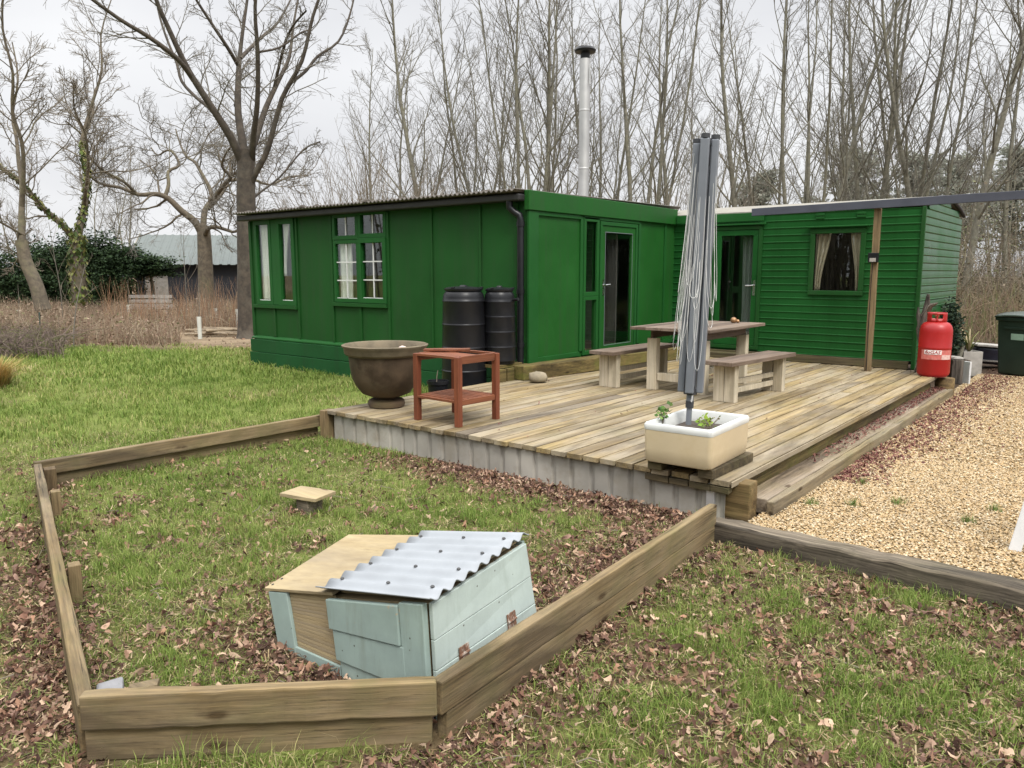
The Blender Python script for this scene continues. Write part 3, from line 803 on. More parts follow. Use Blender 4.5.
def pebbles():
    ico_v = []
    t = (1+5**0.5)/2
    for a, b in ((-1, t), (1, t), (-1, -t), (1, -t)):
        ico_v.append((a, b, 0))
    for a, b in ((-1, t), (1, t), (-1, -t), (1, -t)):
        ico_v.append((0, a, b))
    for a, b in ((-1, t), (1, t), (-1, -t), (1, -t)):
        ico_v.append((b, 0, a))
    ico_v = np.array(ico_v)/math.sqrt(1+t*t)
    ico_f = np.array([(0,11,5),(0,5,1),(0,1,7),(0,7,10),(0,10,11),(1,5,9),(5,11,4),(11,10,2),(10,7,6),(7,1,8),(3,9,4),(3,4,2),(3,2,6),(3,6,8),(3,8,9),(4,9,5),(2,4,11),(6,2,10),(8,6,7),(9,8,1)])
    x1, y1 = scatter(78000, -1.86, 1.6, 4.5, 7.5)
    x2, y2 = scatter(62000, -1.86, 1.4, 7.5, 14.4)
    x = np.concatenate([x1, x2]); y = np.concatenate([y1, y2]); n = len(x); print('pebbles', n)
    s = np.concatenate([nrg.uniform(0.004, 0.0085, len(x1)), nrg.uniform(0.006, 0.011, len(x2))])
    sc = np.stack([s*nrg.uniform(0.9, 1.5, n), s*nrg.uniform(0.7, 1.2, n), s*nrg.uniform(0.5, 0.8, n)], 1)
    P = ico_v[None]*(1+nrg.normal(0, 0.16, (n, 12, 1)))*sc[:, None]
    a = nrg.uniform(0, 2*np.pi, n); c, si = np.cos(a)[:, None], np.sin(a)[:, None]
    V = np.stack([P[:, :, 0]*c-P[:, :, 1]*si, P[:, :, 0]*si+P[:, :, 1]*c, P[:, :, 2]], 2)
    V += np.stack([x, y, 0.032+s*0.35], 1)[:, None]
    F = (np.arange(n)[:, None, None]*12+ico_f[None]).reshape(-1, 3)
    pal = np.array([(0.38, 0.275, 0.15), (0.42, 0.32, 0.185), (0.34, 0.235, 0.12), (0.47, 0.37, 0.235), (0.42, 0.295, 0.155), (0.31, 0.225, 0.135), (0.52, 0.44, 0.31)])
    col = pal[nrg.integers(0, len(pal), n)]*nrg.uniform(0.75, 1.2, (n, 1))
    o = np_mesh('gravel_stones', V.reshape(-1, 3), [F], 'pebble', np.repeat(col, 12, 0), smooth=True)
    tag(o, 'golden pea gravel covering the drive', 'gravel', kind='stuff')

ground(); grass(); thatch_bits(); fallen_twigs(); leaves(); pebbles()
# ------------------------------------------------------------------ deck, step, edging
DZ = 0.29
def deck():
    t = thing('timber_deck', 'low weathered timber deck with pale sheet-metal skirting in front of the green huts', 'deck', (-4.1, 8.2, 0))
    off = Vector((4.1, -8.2, 0))
    rr = random.Random(3)
    mb = MB(); dark = MB()
    p = 0.1475; x = -6.25; k = 0
    while x < -1.97:
        w_ = min(p-0.016, -1.965-x)
        y0 = 4.77+rr.uniform(-0.018, 0.012); y1 = 12.02 if x+w_ > -5.95 else (11.9 if x > -6.1 else 7.9)
        if x < -6.1: y1 = 7.85
        cuts = [y0]
        j = rr.uniform(6.8, 10.8)
        if k % 3 == 1 and y1 > 11: cuts.append(j)
        isdark = abs(x+w_/2+4.35) < 0.075
        if isdark: cuts = [y0, 7.45]
        cuts.append(y1)
        for a, b in zip(cuts[:-1], cuts[1:]):
            tgt = dark if (isdark and a == y0) else mb
            tgt.plank((x+w_/2, a+(0.002 if a != y0 else 0), DZ-0.02+rr.uniform(-0.002, 0.002)), (x+w_/2, b-0.002, DZ-0.02+rr.uniform(-0.002, 0.002)), w_, 0.04, n=10, jit=0.0016, seed=k+int(a*10))
        x += p; k += 1
    mb.xform(Matrix.Translation(off)); dark.xform(Matrix.Translation(off))
    part('deck_boards', mb, 'deck', t, bevel=0.003)
    M['deck_dark'] = wood('dark_deck_board', (0.24, 0.195, 0.14), (0.11, 0.085, 0.06), axis=1, knots=False, grey=(0.26, 0.22, 0.16), grey_amt=0.6)
    part('deck_board', dark, 'deck_dark', t, bevel=0.004, label='darker grey deck board')
    # frame beneath: front joist and mossy right riser
    fj = MB(); fj.plank((-6.2, 4.86, 0.2), (-2.06, 4.86, 0.2), 0.05, 0.09, 10); fj.xform(Matrix.Translation(off))
    part('joist', fj, 'deck_end', t)
    fb = MB(); fb.box(-6.2, -2.1, 4.89, 11.9, 0.02, 0.12); fb.xform(Matrix.Translation(off)); part('gap_shade', fb, 'black_fascia', t)  # solid black slab standing in for the shade seen through board gaps
    rs = MB()
    rs.plank((-2.045, 5.06, 0.178), (-2.045, 11.45, 0.178), 0.04, 0.135, 14, 0.003)
    rs.plank((-2.05, 5.06, 0.06), (-2.05, 11.45, 0.06), 0.04, 0.09, 14, 0.003, seed=3)
    rs.xform(Matrix.Translation(off)); pieces('riser', rs, 'deck_edge', t, bevel=0.005)
    nz = MB()
    for i, (a, b) in enumerate(((-2.62, -2.43), (-2.43, -2.28), (-2.28, -2.12), (-2.12, -1.985))):
        nz.plank((a+0.003, 4.795, 0.222), (b-0.003, 4.795, 0.222), 0.07, 0.045, 2, 0.004, seed=i)
    nz.xform(Matrix.Translation(off)); pieces('edge_block', nz, 'deck_end', t, bevel=0.004)
    # box-profile skirting
    pts = []; x = -6.19; d = 0.012
    while x < -2.16:
        pts += [(x, 4.806), (x+0.112, 4.806), (x+0.124, 4.806+d*1.5), (x+0.150, 4.806+d*1.5), (x+0.162, 4.806)]
        x += 0.161+rr.uniform(0.0, 0.028)
    poly = pts+[(a, b+0.003) for a, b in pts[::-1]]
    sk = MB(); sk.prism(poly, 2, -0.03, 0.246); sk.xform(Matrix.Translation(off)); part('metal_skirting', sk, 'skirt', t)
    al = MB(); al.box(-2.155, -2.10, 4.785, 4.79, 0.0, 0.25)
    al.box(-2.10, -2.097, 4.785, 4.83, 0.0, 0.25); al.xform(Matrix.Translation(off)); ap = part('corner_strip', al, 'alu', t)
    sc = MB()
    for z in (0.06, 0.2): sc.lathe([(0.007, 0), (0.007, 0.004)], 10); 
    sc = MB()
    for z in (0.06, 0.2): sc.tube([(-2.128, 4.786, z), (-2.128, 4.781, z)], 0.007, 8)
    sc.xform(Matrix.Translation(off)); pieces('screw', sc, 'screw', ap)
    pe = MB(); pe.plank((-6.285, 4.80, -0.03), (-6.285, 4.80, 0.285), 0.095, 0.13, 3, 0.003, up=(0, 1, 0)); pe.xform(Matrix.Translation(off))
    part('corner_post', pe, 'post_wood', t, bevel=0.006)

def step():
    t = thing('garden_step', 'long low timber step running along the gravel side of the deck', 'step', (-1.92, 8.3, 0))
    off = Matrix.Translation((1.92, -8.3, 0))
    a = MB(); a.plank((-1.928, 5.07, 0.07), (-1.918, 8.6, 0.07), 0.19, 0.11, 14, 0.003); a.plank((-1.918, 8.604, 0.07), (-1.932, 11.6, 0.07), 0.19, 0.11, 12, 0.003, seed=2)
    a.xform(off); pieces('tread', a, 'step_wood', t, bevel=0.008)
    k = MB(); k.plank((-1.795, 5.02, 0.058), (-1.785, 7.4, 0.058), 0.055, 0.14, 12, 0.003); k.plank((-1.785, 7.404, 0.058), (-1.80, 11.62, 0.058), 0.055, 0.14, 16, 0.003, seed=4)
    k.xform(off); pieces('kerb_board', k, 'sleeper_y', t, bevel=0.006)
    b = MB(); b.plank((-2.02, 4.94, -0.02), (-2.02, 4.94, 0.262), 0.27, 0.13, 4, 0.004, up=(0, 1, 0)); b.xform(off)
    part('end_block', b, 'block_wood', t, bevel=0.008)
    # stump under the gas bottle
    s = MB(); s.lathe([(0.115, -0.02), (0.12, 0.1), (0.118, 0.255), (0.112, 0.262)], 20, (-1.885, 11.62, 0)); 
    o = part('timber_stump', s, 'block_wood', smooth=40); tag(o, 'short timber stump at the far end of the step beneath the red gas bottle', 'stump')

def edging(name, label, segs, mat, stakes=(), stake_mat='post_wood'):
    c = Vector(segs[0][0]).lerp(Vector(segs[0][1]), 0.5); c.z = 0
    t = thing(name, label, 'garden edging', c)
    inv = Matrix.Translation(-c)
    for i, (p0, p1, w_, h) in enumerate(segs):
        a = Vector(p0); b = Vector(p1); mid = (a+b)/2; d = b-a; ang = math.atan2(d.y, d.x); hl = d.length/2; dz = d.z/2
        mb = MB(); mb.plank((-hl, 0, -dz), (hl, 0, dz), w_, h, 16, 0.0028, seed=i+len(label))
        o = part('board', mb, mat, t, bevel=0.007); o.location = mid-c; o.rotation_euler[2] = ang
    for (x, y, z1, w_) in stakes:
        mb = MB(); mb.plank((x, y, -0.05), (x+0.008, y, z1), w_, w_*0.8, 3, 0.003, up=(0.3, 1, 0)); mb.xform(inv); part('stake', mb, stake_mat, t, bevel=0.004)

def bed_edges():
    edging('garden_edging', 'grey weathered single board edging the left side of the grass bed', [((-6.47, 2.19, 0.105), (-2.675, 0.985, 0.108), 0.055, 0.2)], 'sleeper_x',
           [(-5.6, 1.985, 0.2, 0.07), (-4.05, 1.49, 0.215, 0.07), (-6.38, 2.235, 0.18, 0.1)])
    edging('garden_edging', 'two-high board edging across the near end of the grass bed, closest to the viewer', [((-2.68, 0.985, 0.06), (-1.83, 1.81, 0.055), 0.05, 0.125), ((-2.665, 0.97, 0.19), (-1.795, 1.80, 0.185), 0.05, 0.128)], 'sleeper_x')
    edging('garden_edging', 'board edging between the blue coop and the front lawn, running to the deck corner', [((-1.80, 1.83, 0.05), (-1.93, 4.42, 0.05), 0.05, 0.13), ((-1.795, 1.80, 0.18), (-1.925, 4.38, 0.178), 0.05, 0.13)], 'sleeper_x')
    edging('garden_edging', 'two-board edging along the back of the grass bed, ending at the deck post', [((-6.52, 2.2, 0.05), (-6.45, 4.78, 0.05), 0.05, 0.10), ((-6.5, 2.18, 0.16), (-6.40, 4.80, 0.16), 0.06, 0.115)], 'sleeper_x')
    mb = MB()
    rr = random.Random(8)
    n = 22
    mb.plank((-1.96, 4.44, 0.05), (1.6, 4.41, 0.05), 0.15, 0.16, 40, 0.009, seed=9, jz=0.007)
    o = part('railway_sleeper', mb, 'old_sleeper', bevel=0.016, smooth=35)
    tag(o, 'dark cracked old railway sleeper between the gravel drive and the front grass', 'sleeper')
    # offcuts in the corner
    s = MB(); s.hexa([(-3.06,1.17,0),(-2.97,1.13,0),(-2.92,1.21,0),(-3.02,1.26,0),(-3.06,1.17,0.06),(-2.97,1.13,0.035),(-2.92,1.21,0.045),(-3.02,1.26,0.07)])
    o = part('slate', s, plain('slate_grey', (0.22, 0.22, 0.23), 0.6, 0.3, 10), bevel=0.01); tag(o, 'small grey slate lump in the near left corner of the bed', 'stone')
    s = MB(); s.plank((-2.93, 1.24, 0.03), (-2.87, 1.33, 0.035), 0.06, 0.06, 2, 0.003)
    o = part('wood_offcut', s, 'sleeper_x', bevel=0.003); tag(o, 'short square timber offcut beside the slate in the bed corner', 'offcut')

deck(); step(); bed_edges()

# ------------------------------------------------------------------ green hut
def rects_minus(a0, a1, z0, z1, holes):
    """split a rectangle round rectangular holes (non-overlapping along a)"""
    out = []; cur = a0
    hs = sorted(holes)
    cols = sorted(set([a0, a1]+[h[0] for h in hs]+[h[1] for h in hs]))
    for c0, c1 in zip(cols[:-1], cols[1:]):
        zz = [(h[2], h[3]) for h in hs if h[0] <= c0+1e-6 and h[1] >= c1-1e-6]
        zz.sort(); z = z0
        for a, b in zz:
            if a > z+1e-6: out.append((c0, c1, z, a))
            z = b
        if z < z1-1e-6: out.append((c0, c1, z, z1))
    return out

def frame(mb, ax, a0, a1, z0, z1, d0, d1, t, tb=None):
    tb = t if tb is None else tb
    for (p, q, r, s) in ((a0, a1, z1-t, z1), (a0, a1, z0, z0+tb), (a0, a0+t, z0+tb, z1-t), (a1-t, a1, z0+tb, z1-t)):
        if ax == 'x': mb.box(p, q, d0, d1, r, s)
        else: mb.box(d0, d1, p, q, r, s)

def curtain(name, label, ax, a0, a1, z0, z1, d, folds, mat, pinch=0.0, side=1, group=None):
    nu, nv = folds*8, 14
    V = []; F = []
    for j in range(nv+1):
        v = j/nv; z = z1+(z0-z1)*v
        width = 1-pinch*math.sin(min(1, v*1.05)*math.pi*0.5)**1.5
        for i in range(nu+1):
            u = i/nu
            a = (a0+(a1-a0)*u*width) if side > 0 else (a1-(a1-a0)*(1-u)*width)
            dd = d+0.018*math.sin(u*folds*2*math.pi+v*0.8)+0.006*math.sin(u*17+v*5)
            V.append((a, dd, z) if ax == 'x' else (dd, a, z))
    for j in range(nv):
        for i in range(nu):
            k = j*(nu+1)+i; F.append((k, k+1, k+nu+2, k+nu+1))
    mb = MB().add(V, F)
    o = part(name, mb, mat, smooth=180)
    so_ = o.modifiers.new('thickness', 'SOLIDIFY'); so_.thickness = 0.003
    return tag(o, label, 'curtain', group)

def hut():
    c = Vector((-9.4, 10.0, 0)); inv = Matrix.Translation(-c)
    t = thing('timber_hut', 'long green panelled timber hut with black eaves and white-barred windows', 'hut', c)
    P = lambda name, mb, mat, par=None, **k: part(name, mb.xform(inv), mat, par or t, **k)
    YW = 7.95; XF = -6.15
    w1 = (-12.26, -11.15, 1.11, 2.55); w2 = (-10.07, -8.85, 1.20, 2.56)
    wall = MB()
    for a, b, z0, z1 in rects_minus(-12.48, -6.15, 0.46, 2.60, [w1, w2]): wall.box(a, b, YW, YW+0.05, z0, z1)
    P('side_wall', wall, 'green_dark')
    bt = MB()
    for x, wd in ((-12.44, 0.07), (-11.07, 0.05), (-10.15, 0.05), (-8.80, 0.05), (-7.88, 0.035), (-6.96, 0.035), (-6.33, 0.05)):
        bt.box(x-wd/2, x+wd/2, YW-0.022, YW-0.0005, 0.535, 2.56)
    for x0, x1, z, xm in ((-12.40, -11.1, 1.065, -11.79), (-10.12, -8.83, 1.155, -9.47)):
        bt.box(x0, x1, YW-0.05, YW-0.0005, z-0.03, z+0.028)
        bt.box(xm-0.03, xm+0.03, YW-0.022, YW-0.0005, 0.535, z-0.031)
    [P('batten', q, 'green_dark', bevel=0.004) for q in islands(bt)]
    rl = MB(); rl.hexa([(-12.48, YW-0.05, 0.475), (-6.2, YW-0.05, 0.475), (-6.2, YW-0.0005, 0.475), (-12.48, YW-0.0005, 0.475), (-12.48, YW-0.05, 0.5), (-6.2, YW-0.05, 0.5), (-6.2, YW-0.0005, 0.533), (-12.48, YW-0.0005, 0.533)])
    P('base_rail', rl, 'green_trim', bevel=0.004)
    pl = MB(); pl.plank((-12.50, YW-0.045, 0.355), (-6.2, YW-0.045, 0.355), 0.05, 0.225, 20, 0.003); pl.plank((-12.50, YW-0.055, 0.11), (-6.2, YW-0.055, 0.11), 0.06, 0.25, 20, 0.004, seed=5)
    [P('plinth_board', q, 'green_plinth', bevel=0.006) for q in islands(pl)]
    en = MB(); en.box(-12.48, -12.43, YW+0.052, 12.0, 0.0, 2.68); en.box(-12.48, -6.32, 12.0, 12.05, 0, 2.73); en.box(-12.42, -6.22, 8.02, 11.98, 2.62, 2.64); en.box(-12.42, -6.22, 8.05, 11.95, 0.40, 0.44)
    P('rear_walls', en, 'green_dark')
    ins = MB(); ins.box(-12.42, -6.25, 10.3, 10.33, 0.45, 2.615); P('inner_partition', ins, 'dark_inside')
    # front wall, towards the deck
    s1 = (9.27, 9.55, 1.38, 2.43); s2 = (9.27, 9.55, 0.53, 1.28); dr = (9.64, 10.70, 0.485, 2.38)
    fw = MB()
    for a, b, z0, z1 in rects_minus(YW+0.052, 12.0, 0.46, 2.50, [s1, s2, dr]): fw.box(XF-0.05, XF, a, b, z0, z1)
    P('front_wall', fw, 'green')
    fb = MB()
    fb.box(XF+0.0005, XF+0.035, 7.93, 8.135, 0.475, 2.45)
    for y, wd in ((9.17, 0.07), (10.80, 0.06), (11.65, 0.05)): fb.box(XF+0.0005, XF+0.022, y-wd/2, y+wd/2, 0.54, 2.44)
    fb.box(XF+0.0005, XF+0.028, 8.137, 9.13, 0.475, 0.538); fb.box(XF+0.0005, XF+0.028, 10.84, 12.0, 0.475, 0.538)
    [P('batten', q, 'green_trim', bevel=0.004) for q in islands(fb)]
    pa = MB(); pa.box(XF-0.03, XF+0.055, 7.905, 11.99, 2.455, 2.705); P('parapet_board', pa, 'green', bevel=0.008)
    rt = MB(); rt.box(XF+0.0005, XF+0.03, 8.14, 9.13, 2.40, 2.452); rt.box(XF+0.0005, XF+0.03, 9.22, 10.76, 2.41, 2.452); [P('top_rail', q, 'green_trim', bevel=0.004) for q in islands(rt)]
    # sidelight
    sl = MB(); frame(sl, 'y', 9.21, 9.61, 1.325, 2.44, XF-0.045, XF+0.03, 0.06); frame(sl, 'y', 9.21, 9.61, 0.478, 1.322, XF-0.045, XF+0.03, 0.055)
    w = P('sidelight', sl, 'green_trim', bevel=0.004)
    g = MB(); g.box(XF-0.012, XF-0.006, 9.265, 9.555, 1.38, 2.385); g.box(XF-0.012, XF-0.006, 9.26, 9.56, 0.53, 1.27); P('pane', g, 'glass', w)
    # door and its frame
    df = MB(); frame(df, 'y', 9.64, 10.72, 0.478, 2.40, XF-0.045, XF+0.032, 0.055, 0.03); d = P('door_frame', df, 'green_trim', bevel=0.004)
    dm = MB(); frame(dm, 'y', 9.70, 10.66, 0.512, 2.34, XF-0.03, XF+0.018, 0.095, 0.075)
    dd = P('door', dm, 'green', bevel=0.005)
    g = MB(); g.box(XF-0.012, XF-0.004, 9.794, 10.566, 0.586, 2.246); P('pane', g, 'glass', dd)
    bd = MB(); frame(bd, 'y', 9.785, 10.575, 0.577, 2.255, XF+0.0185, XF+0.021, 0.008); P('pane_bead', bd, 'airer', dd)
    h = MB(); h.box(XF+0.019, XF+0.027, 9.725, 9.765, 1.33, 1.56); h.tube([(XF+0.027, 9.745, 1.48), (XF+0.06, 9.745, 1.48), (XF+0.062, 9.87, 1.485)], 0.011, 8); P('handle', h, 'handle_metal', dd, smooth=40)
    # window one: two tall lights
    def win(name, fm, panes, bars, bar_mat='white_paint', depth=YW-0.03):
        wn = P(name, fm, 'green_trim', bevel=0.004)
        g = MB()
        for (a, b, z0, z1) in panes: g.box(a, b, YW+0.008, YW+0.013, z0, z1)
        P('pane', g, 'glass', wn)
        if bars:
            m_ = MB()
            for (a, b, z0, z1) in bars: m_.box(a, b, YW-0.006, YW+0.007, z0, z1)
            [P('glazing_bars', q, bar_mat, wn) for q in islands(m_)] if len(bars) < 5 else P('glazing_bars', m_, bar_mat, wn)
        return wn
    f = MB(); frame(f, 'x', -12.30, -11.80, 1.095, 2.565, YW-0.028, YW+0.04, 0.075); frame(f, 'x', -11.62, -11.12, 1.095, 2.565, YW-0.035, YW+0.04, 0.085); f.box(-11.799, -11.621, YW-0.02, YW+0.04, 1.10, 2.56)
    win('window', f, [(-12.226, -11.874, 1.168, 2.492), (-11.536, -11.204, 1.178, 2.482)], [(-12.226, -11.874, 1.169, 1.182), (-11.217, -11.205, 1.18, 2.48), (-11.536, -11.218, 1.179, 1.192)])
    # window two: casements with bars
    f = MB()
    frame(f, 'x', -10.10, -9.475, 2.175, 2.585, YW-0.026, YW+0.04, 0.065); frame(f, 'x', -9.473, -8.83, 2.19, 2.60, YW-0.026, YW+0.04, 0.065)
    frame(f, 'x', -10.10, -9.475, 1.19, 2.172, YW-0.02, YW+0.04, 0.06); frame(f, 'x', -9.473, -8.83, 1.19, 2.187, YW-0.045, YW+0.04, 0.075)
    bars = []
    def grid(a, b, z0, z1, nx, nz, e=0.014):
        for i in range(1, nx):
            x = a+(b-a)*i/nx; bars.append((x-0.009, x+0.009, z0, z1))
        for k in range(1, nz):
            z = z0+(z1-z0)*k/nz
            for i in range(nx): bars.append((a+(b-a)*i/nx+0.0095, a+(b-a)*(i+1)/nx-0.0095, z-0.009, z+0.009))
    grid(-10.035, -9.54, 2.24, 2.52, 2, 1); grid(-9.408, -8.895, 2.255, 2.535, 2, 1); grid(-10.04, -9.535, 1.25, 2.11, 2, 3); grid(-9.398, -8.905, 1.265, 2.112, 2, 3)
    bars.append((-10.04, -9.535, 1.2505, 1.262)); bars.append((-9.398, -8.905, 1.2655, 1.278)); bars.append((-8.915, -8.905, 1.279, 2.11))
    win('window', f, [(-10.036, -9.539, 2.239, 2.521), (-9.409, -8.894, 2.254, 2.536), (-10.041, -9.534, 1.249, 2.113), (-9.399, -8.904, 1.264, 2.113)], bars)
    # eaves
    gt = MB(); gt.box(-12.60, -6.17, YW-0.17, YW-0.03, 2.565, 2.655); P('gutter', gt, 'black_fascia', bevel=0.02)
    V = []; F = []; n = 560; ys = (YW-0.24, 10.0, 12.25)
    for j, y in enumerate(ys):
        for i in range(n+1):
            x = -12.62+(6.45)*i/n
            V.append((x, y, 2.70+0.03*j+0.014*math.sin(x*2*math.pi/0.085)))
    for j in range(2):
        for i in range(n):
            k = j*(n+1)+i; F.append((k, k+1, k+n+2, k+n+1))
    ro = P('roof', MB().add(V, F), 'roof_sheet', smooth=60); so_ = ro.modifiers.new('thickness', 'SOLIDIFY'); so_.thickness = 0.012; so_.offset = -1
    db = MB(); rr = random.Random(4)
    for i in range(26):
        x = rr.uniform(-12.5, -6.3); s = rr.uniform(0.02, 0.05)
        db.lathe([(s*1.6, 0), (s*1.2, s*0.6), (s*0.3, s)], 7, (x, YW-0.2+rr.uniform(0, 0.15), 2.70))
    P('moss_clumps', db, plain('roof_moss', (0.05, 0.04, 0.03), 0.95, 0.4, 20, bstr=0.8), ro)
    dp = MB(); dp.tube([(-6.36, YW-0.12, 2.57), (-6.36, YW-0.12, 2.49), (-6.30, YW-0.09, 2.43), (-6.24, YW-0.065, 2.39), (-6.225, YW-0.06, 2.33), (-6.225, YW-0.06, 0.30)], 0.045, 14)
    d_ = P('downpipe', dp, 'black_plastic', smooth=50)
    cl = MB()
    for z in (2.28, 1.42, 0.72): cl.tube([(-6.225, YW-0.06, z-0.03), (-6.225, YW-0.06, z+0.03)], 0.054, 14)
    [P('pipe_collar', q, 'black_plastic', d_, smooth=50) for q in islands(cl)]
    # flue
    fl = MB(); fl.lathe([(0.086, 2.5), (0.086, 3.30), (0.089, 3.305), (0.089, 3.325), (0.086, 3.33), (0.086, 4.2), (0.089, 4.205), (0.089, 4.225), (0.086, 4.23), (0.086, 5.0)], 28, (-7.1, 10.64, 0))
    # small lean
    f_ = P('flue', fl, 'steel', smooth=15)
    cw = MB(); cw.lathe([(0.075, 5.0), (0.075, 5.08), (0.16, 5.10), (0.172, 5.13), (0.15, 5.165), (0.05, 5.19)], 28, (-7.1, 10.64, 0)); P('cowl', cw, 'black_plastic', f_, smooth=40)
    bk = MB(); bk.tube([(-7.01, 10.64, 4.9), (-6.99, 10.62, 4.6)], 0.01, 6); P('flue_bracket', bk, 'steel', f_)
    curtain('curtain', 'off-white curtain in the left light of the tall hut window', 'x', -12.24, -11.85, 1.12, 2.5, YW+0.07, 3, 'curtain', 0.1, 1)
    curtain('curtain', 'narrow white curtain drawn aside in the right light of the tall hut window', 'x', -11.56, -11.36, 1.6, 2.5, YW+0.07, 2, 'curtain', 0.75, 1)
    curtain('curtain', 'off-white curtain at the left of the small-paned hut window', 'x', -10.05, -9.72, 1.2, 2.2, YW+0.07, 3, 'curtain', 0.1, 1)
    curtain('curtain', 'thin white curtain edge at the right of the small-paned hut window', 'x', -8.96, -8.87, 1.2, 2.5, YW+0.07, 1, 'curtain', 0.1, -1)

def ribbed(mb, ax, a0, a1, z0, z1, face, out, back=0.03, pitch=0.107):
    """horizontal rounded beads pressed into sheet cladding"""
    prof = [(0.0, 0.0), (0.70, 0.0005), (0.77, 0.005), (0.83, 0.0095), (0.88, 0.0105), (0.93, 0.0085), (0.985, 0.0)]
    pts = [(0.0, z0)]
    k = math.floor(z0/pitch)
    while k*pitch < z1:
        for ph, d in prof:
            z = (k+ph)*pitch
            if z0+0.001 < z < z1-0.001: pts.append((d, z))
        k += 1
    pts.append((0.0, z1))
    poly = [(face+out*d, z) for d, z in pts]+[(face-out*back, z1), (face-out*back, z0)]
    mb.prism(poly, 0 if ax == 'x' else 1, a0, a1)

def caravan():
    c = Vector((-4.2, 13.4, 0)); inv = Matrix.Translation(-c)
    t = thing('static_caravan', 'dark green static caravan with ribbed cladding, at the back of the deck', 'caravan', c)
    P = lambda name, mb, mat, par=None, **k: part(name, mb.xform(inv), mat, par or t, **k)
    YW = 12.0; X1 = -2.36; X0 = -6.3
    dr = (-5.45, -4.62, 0.43, 2.40); wn = (-3.88, -3.10, 1.33, 2.30)
    mb = MB()
    for a, b, z0, z1 in rects_minus(X0, X1-0.02, 0.41, 2.56, [dr, wn]): ribbed(mb, 'x', a, b, z0, z1, YW, -1)
    P('front_wall', mb, 'clad', smooth=30)
    arch = lambda y: 2.575+0.19*(1-((y-13.45)/1.47)**2)
    mb = MB(); z = 0.29
    while z < 2.76:
        z2 = min(z+0.107, 2.76); k = (z2-2.575)/0.19
        if k > 0:
            hw = 1.47*math.sqrt(max(0, 1-k))
            if hw < 0.05: break
            ribbed(mb, 'y', max(12.0, 13.45-hw), min(14.9, 13.45+hw), z, z2, X1, 1)
        else: ribbed(mb, 'y', 12.0, 14.9, z, z2, X1, 1)
        z = z2
    P('end_wall', mb, 'clad', smooth=30)
    cn = MB(); cn.box(X1-0.03, X1+0.022, 11.978, 12.03, 0.30, 2.57); P('corner_trim', cn, 'green_dark', bevel=0.006)
    tr = MB(); pts = [(X1+0.02, y, arch(y)+0.015) for y in np.linspace(11.98, 14.92, 24)]; tr.tube(pts, 0.03, 8); P('roof_trim', tr, 'black_fascia', smooth=60)
    ys = np.linspace(11.985, 14.93, 20); poly = [(y, arch(y)+0.035) for y in ys]+[(y, arch(y)+0.005) for y in ys[::-1]]
    rf = MB(); rf.prism(poly, 0, X0-0.1, X1+0.03); P('roof', rf, 'roof_white', smooth=40)
    bk = MB(); bk.box(X0, X1-0.05, 14.85, 14.9, 0.2, 2.56); bk.box(X0, X1-0.05, 12.06, 14.8, 0.36, 0.4); bk.box(X0, X0+0.04, 12.06, 14.8, 0.4, 2.56); bk.box(X0+0.1, X1-0.1, 13.3, 13.33, 0.4, 2.5); P('rear_walls', bk, 'dark_inside')
    sk = MB(); sk.plank((-6.1, 11.975, 0.352), (-2.42, 11.975, 0.352), 0.05, 0.11, 12, 0.004); P('skirting_board', sk, 'deck_end', bevel=0.005)
    gf = MB(); gf.plank((-6.08, 11.93, 2.53), (-4.6, 11.94, 2.525), 0.03, 0.13, 4, 0.002); P('eaves_board', gf, 'green_trim', bevel=0.004)
    hd = MB(); hd.box(-5.5, -4.57, 11.93, 11.985, 2.405, 2.435); hd.box(-3.93, -3.05, 11.93, 11.985, 2.325, 2.345); [P('drip_rail', q, 'green_trim', bevel=0.005) for q in islands(hd)]
    df = MB(); frame(df, 'x', -5.45, -4.62, 0.435, 2.395, YW-0.03, YW+0.03, 0.06); f = P('door_frame', df, 'green_dark', bevel=0.005)
    dm = MB(); frame(dm, 'x', -5.385, -4.685, 0.50, 2.33, YW-0.018, YW+0.025, 0.085, 0.11); d = P('door', dm, 'clad', bevel=0.005)
    g = MB(); g.box(-5.30, -4.77, YW+0.0, YW+0.006, 0.61, 2.245); P('pane', g, 'glass', d)
    h = MB(); h.box(-4.745, -4.705, YW-0.026, YW-0.0185, 1.30, 1.54); h.tube([(-4.725, YW-0.026, 1.46), (-4.725, YW-0.06, 1.46), (-4.85, YW-0.062, 1.455)], 0.011, 8); P('handle', h, 'handle_metal', d, smooth=40)
    fr = MB(); frame(fr, 'x', -3.885, -3.095, 1.325, 2.305, YW-0.035, YW+0.02, 0.07); wdw = P('window', fr, 'green_dark', bevel=0.008)
    g = MB(); g.box(-3.816, -3.164, YW-0.01, YW-0.004, 1.394, 2.236); P('pane', g, 'glass', wdw)
    vt = MB()
    for x in (-3.76, -3.18):
        vt.box(x-0.06, x+0.06, YW-0.02, YW-0.002, 2.455, 2.49); vt.box(x-0.06, x+0.06, YW-0.024, YW-0.002, 2.50, 2.535)
    [P('vent', q, 'green_trim', bevel=0.003) for q in islands(vt)]
    curtain('curtain', 'beige curtain tied back at the left of the caravan window', 'x', -3.82, -3.60, 1.38, 2.26, YW+0.06, 3, 'curtain_beige', 0.6, 1)
    curtain('curtain', 'beige curtain tied back at the right of the caravan window', 'x', -3.33, -3.16, 1.38, 2.26, YW+0.06, 2, 'curtain_beige', 0.6, -1)
    curtain('curtain', 'dim grey curtain behind the caravan door glass', 'x', -5.0, -4.78, 0.5, 2.26, YW+0.14, 3, plain('grey_curtain_cloth', (0.16, 0.16, 0.17), 0.9, 0.1), 0.1, -1)
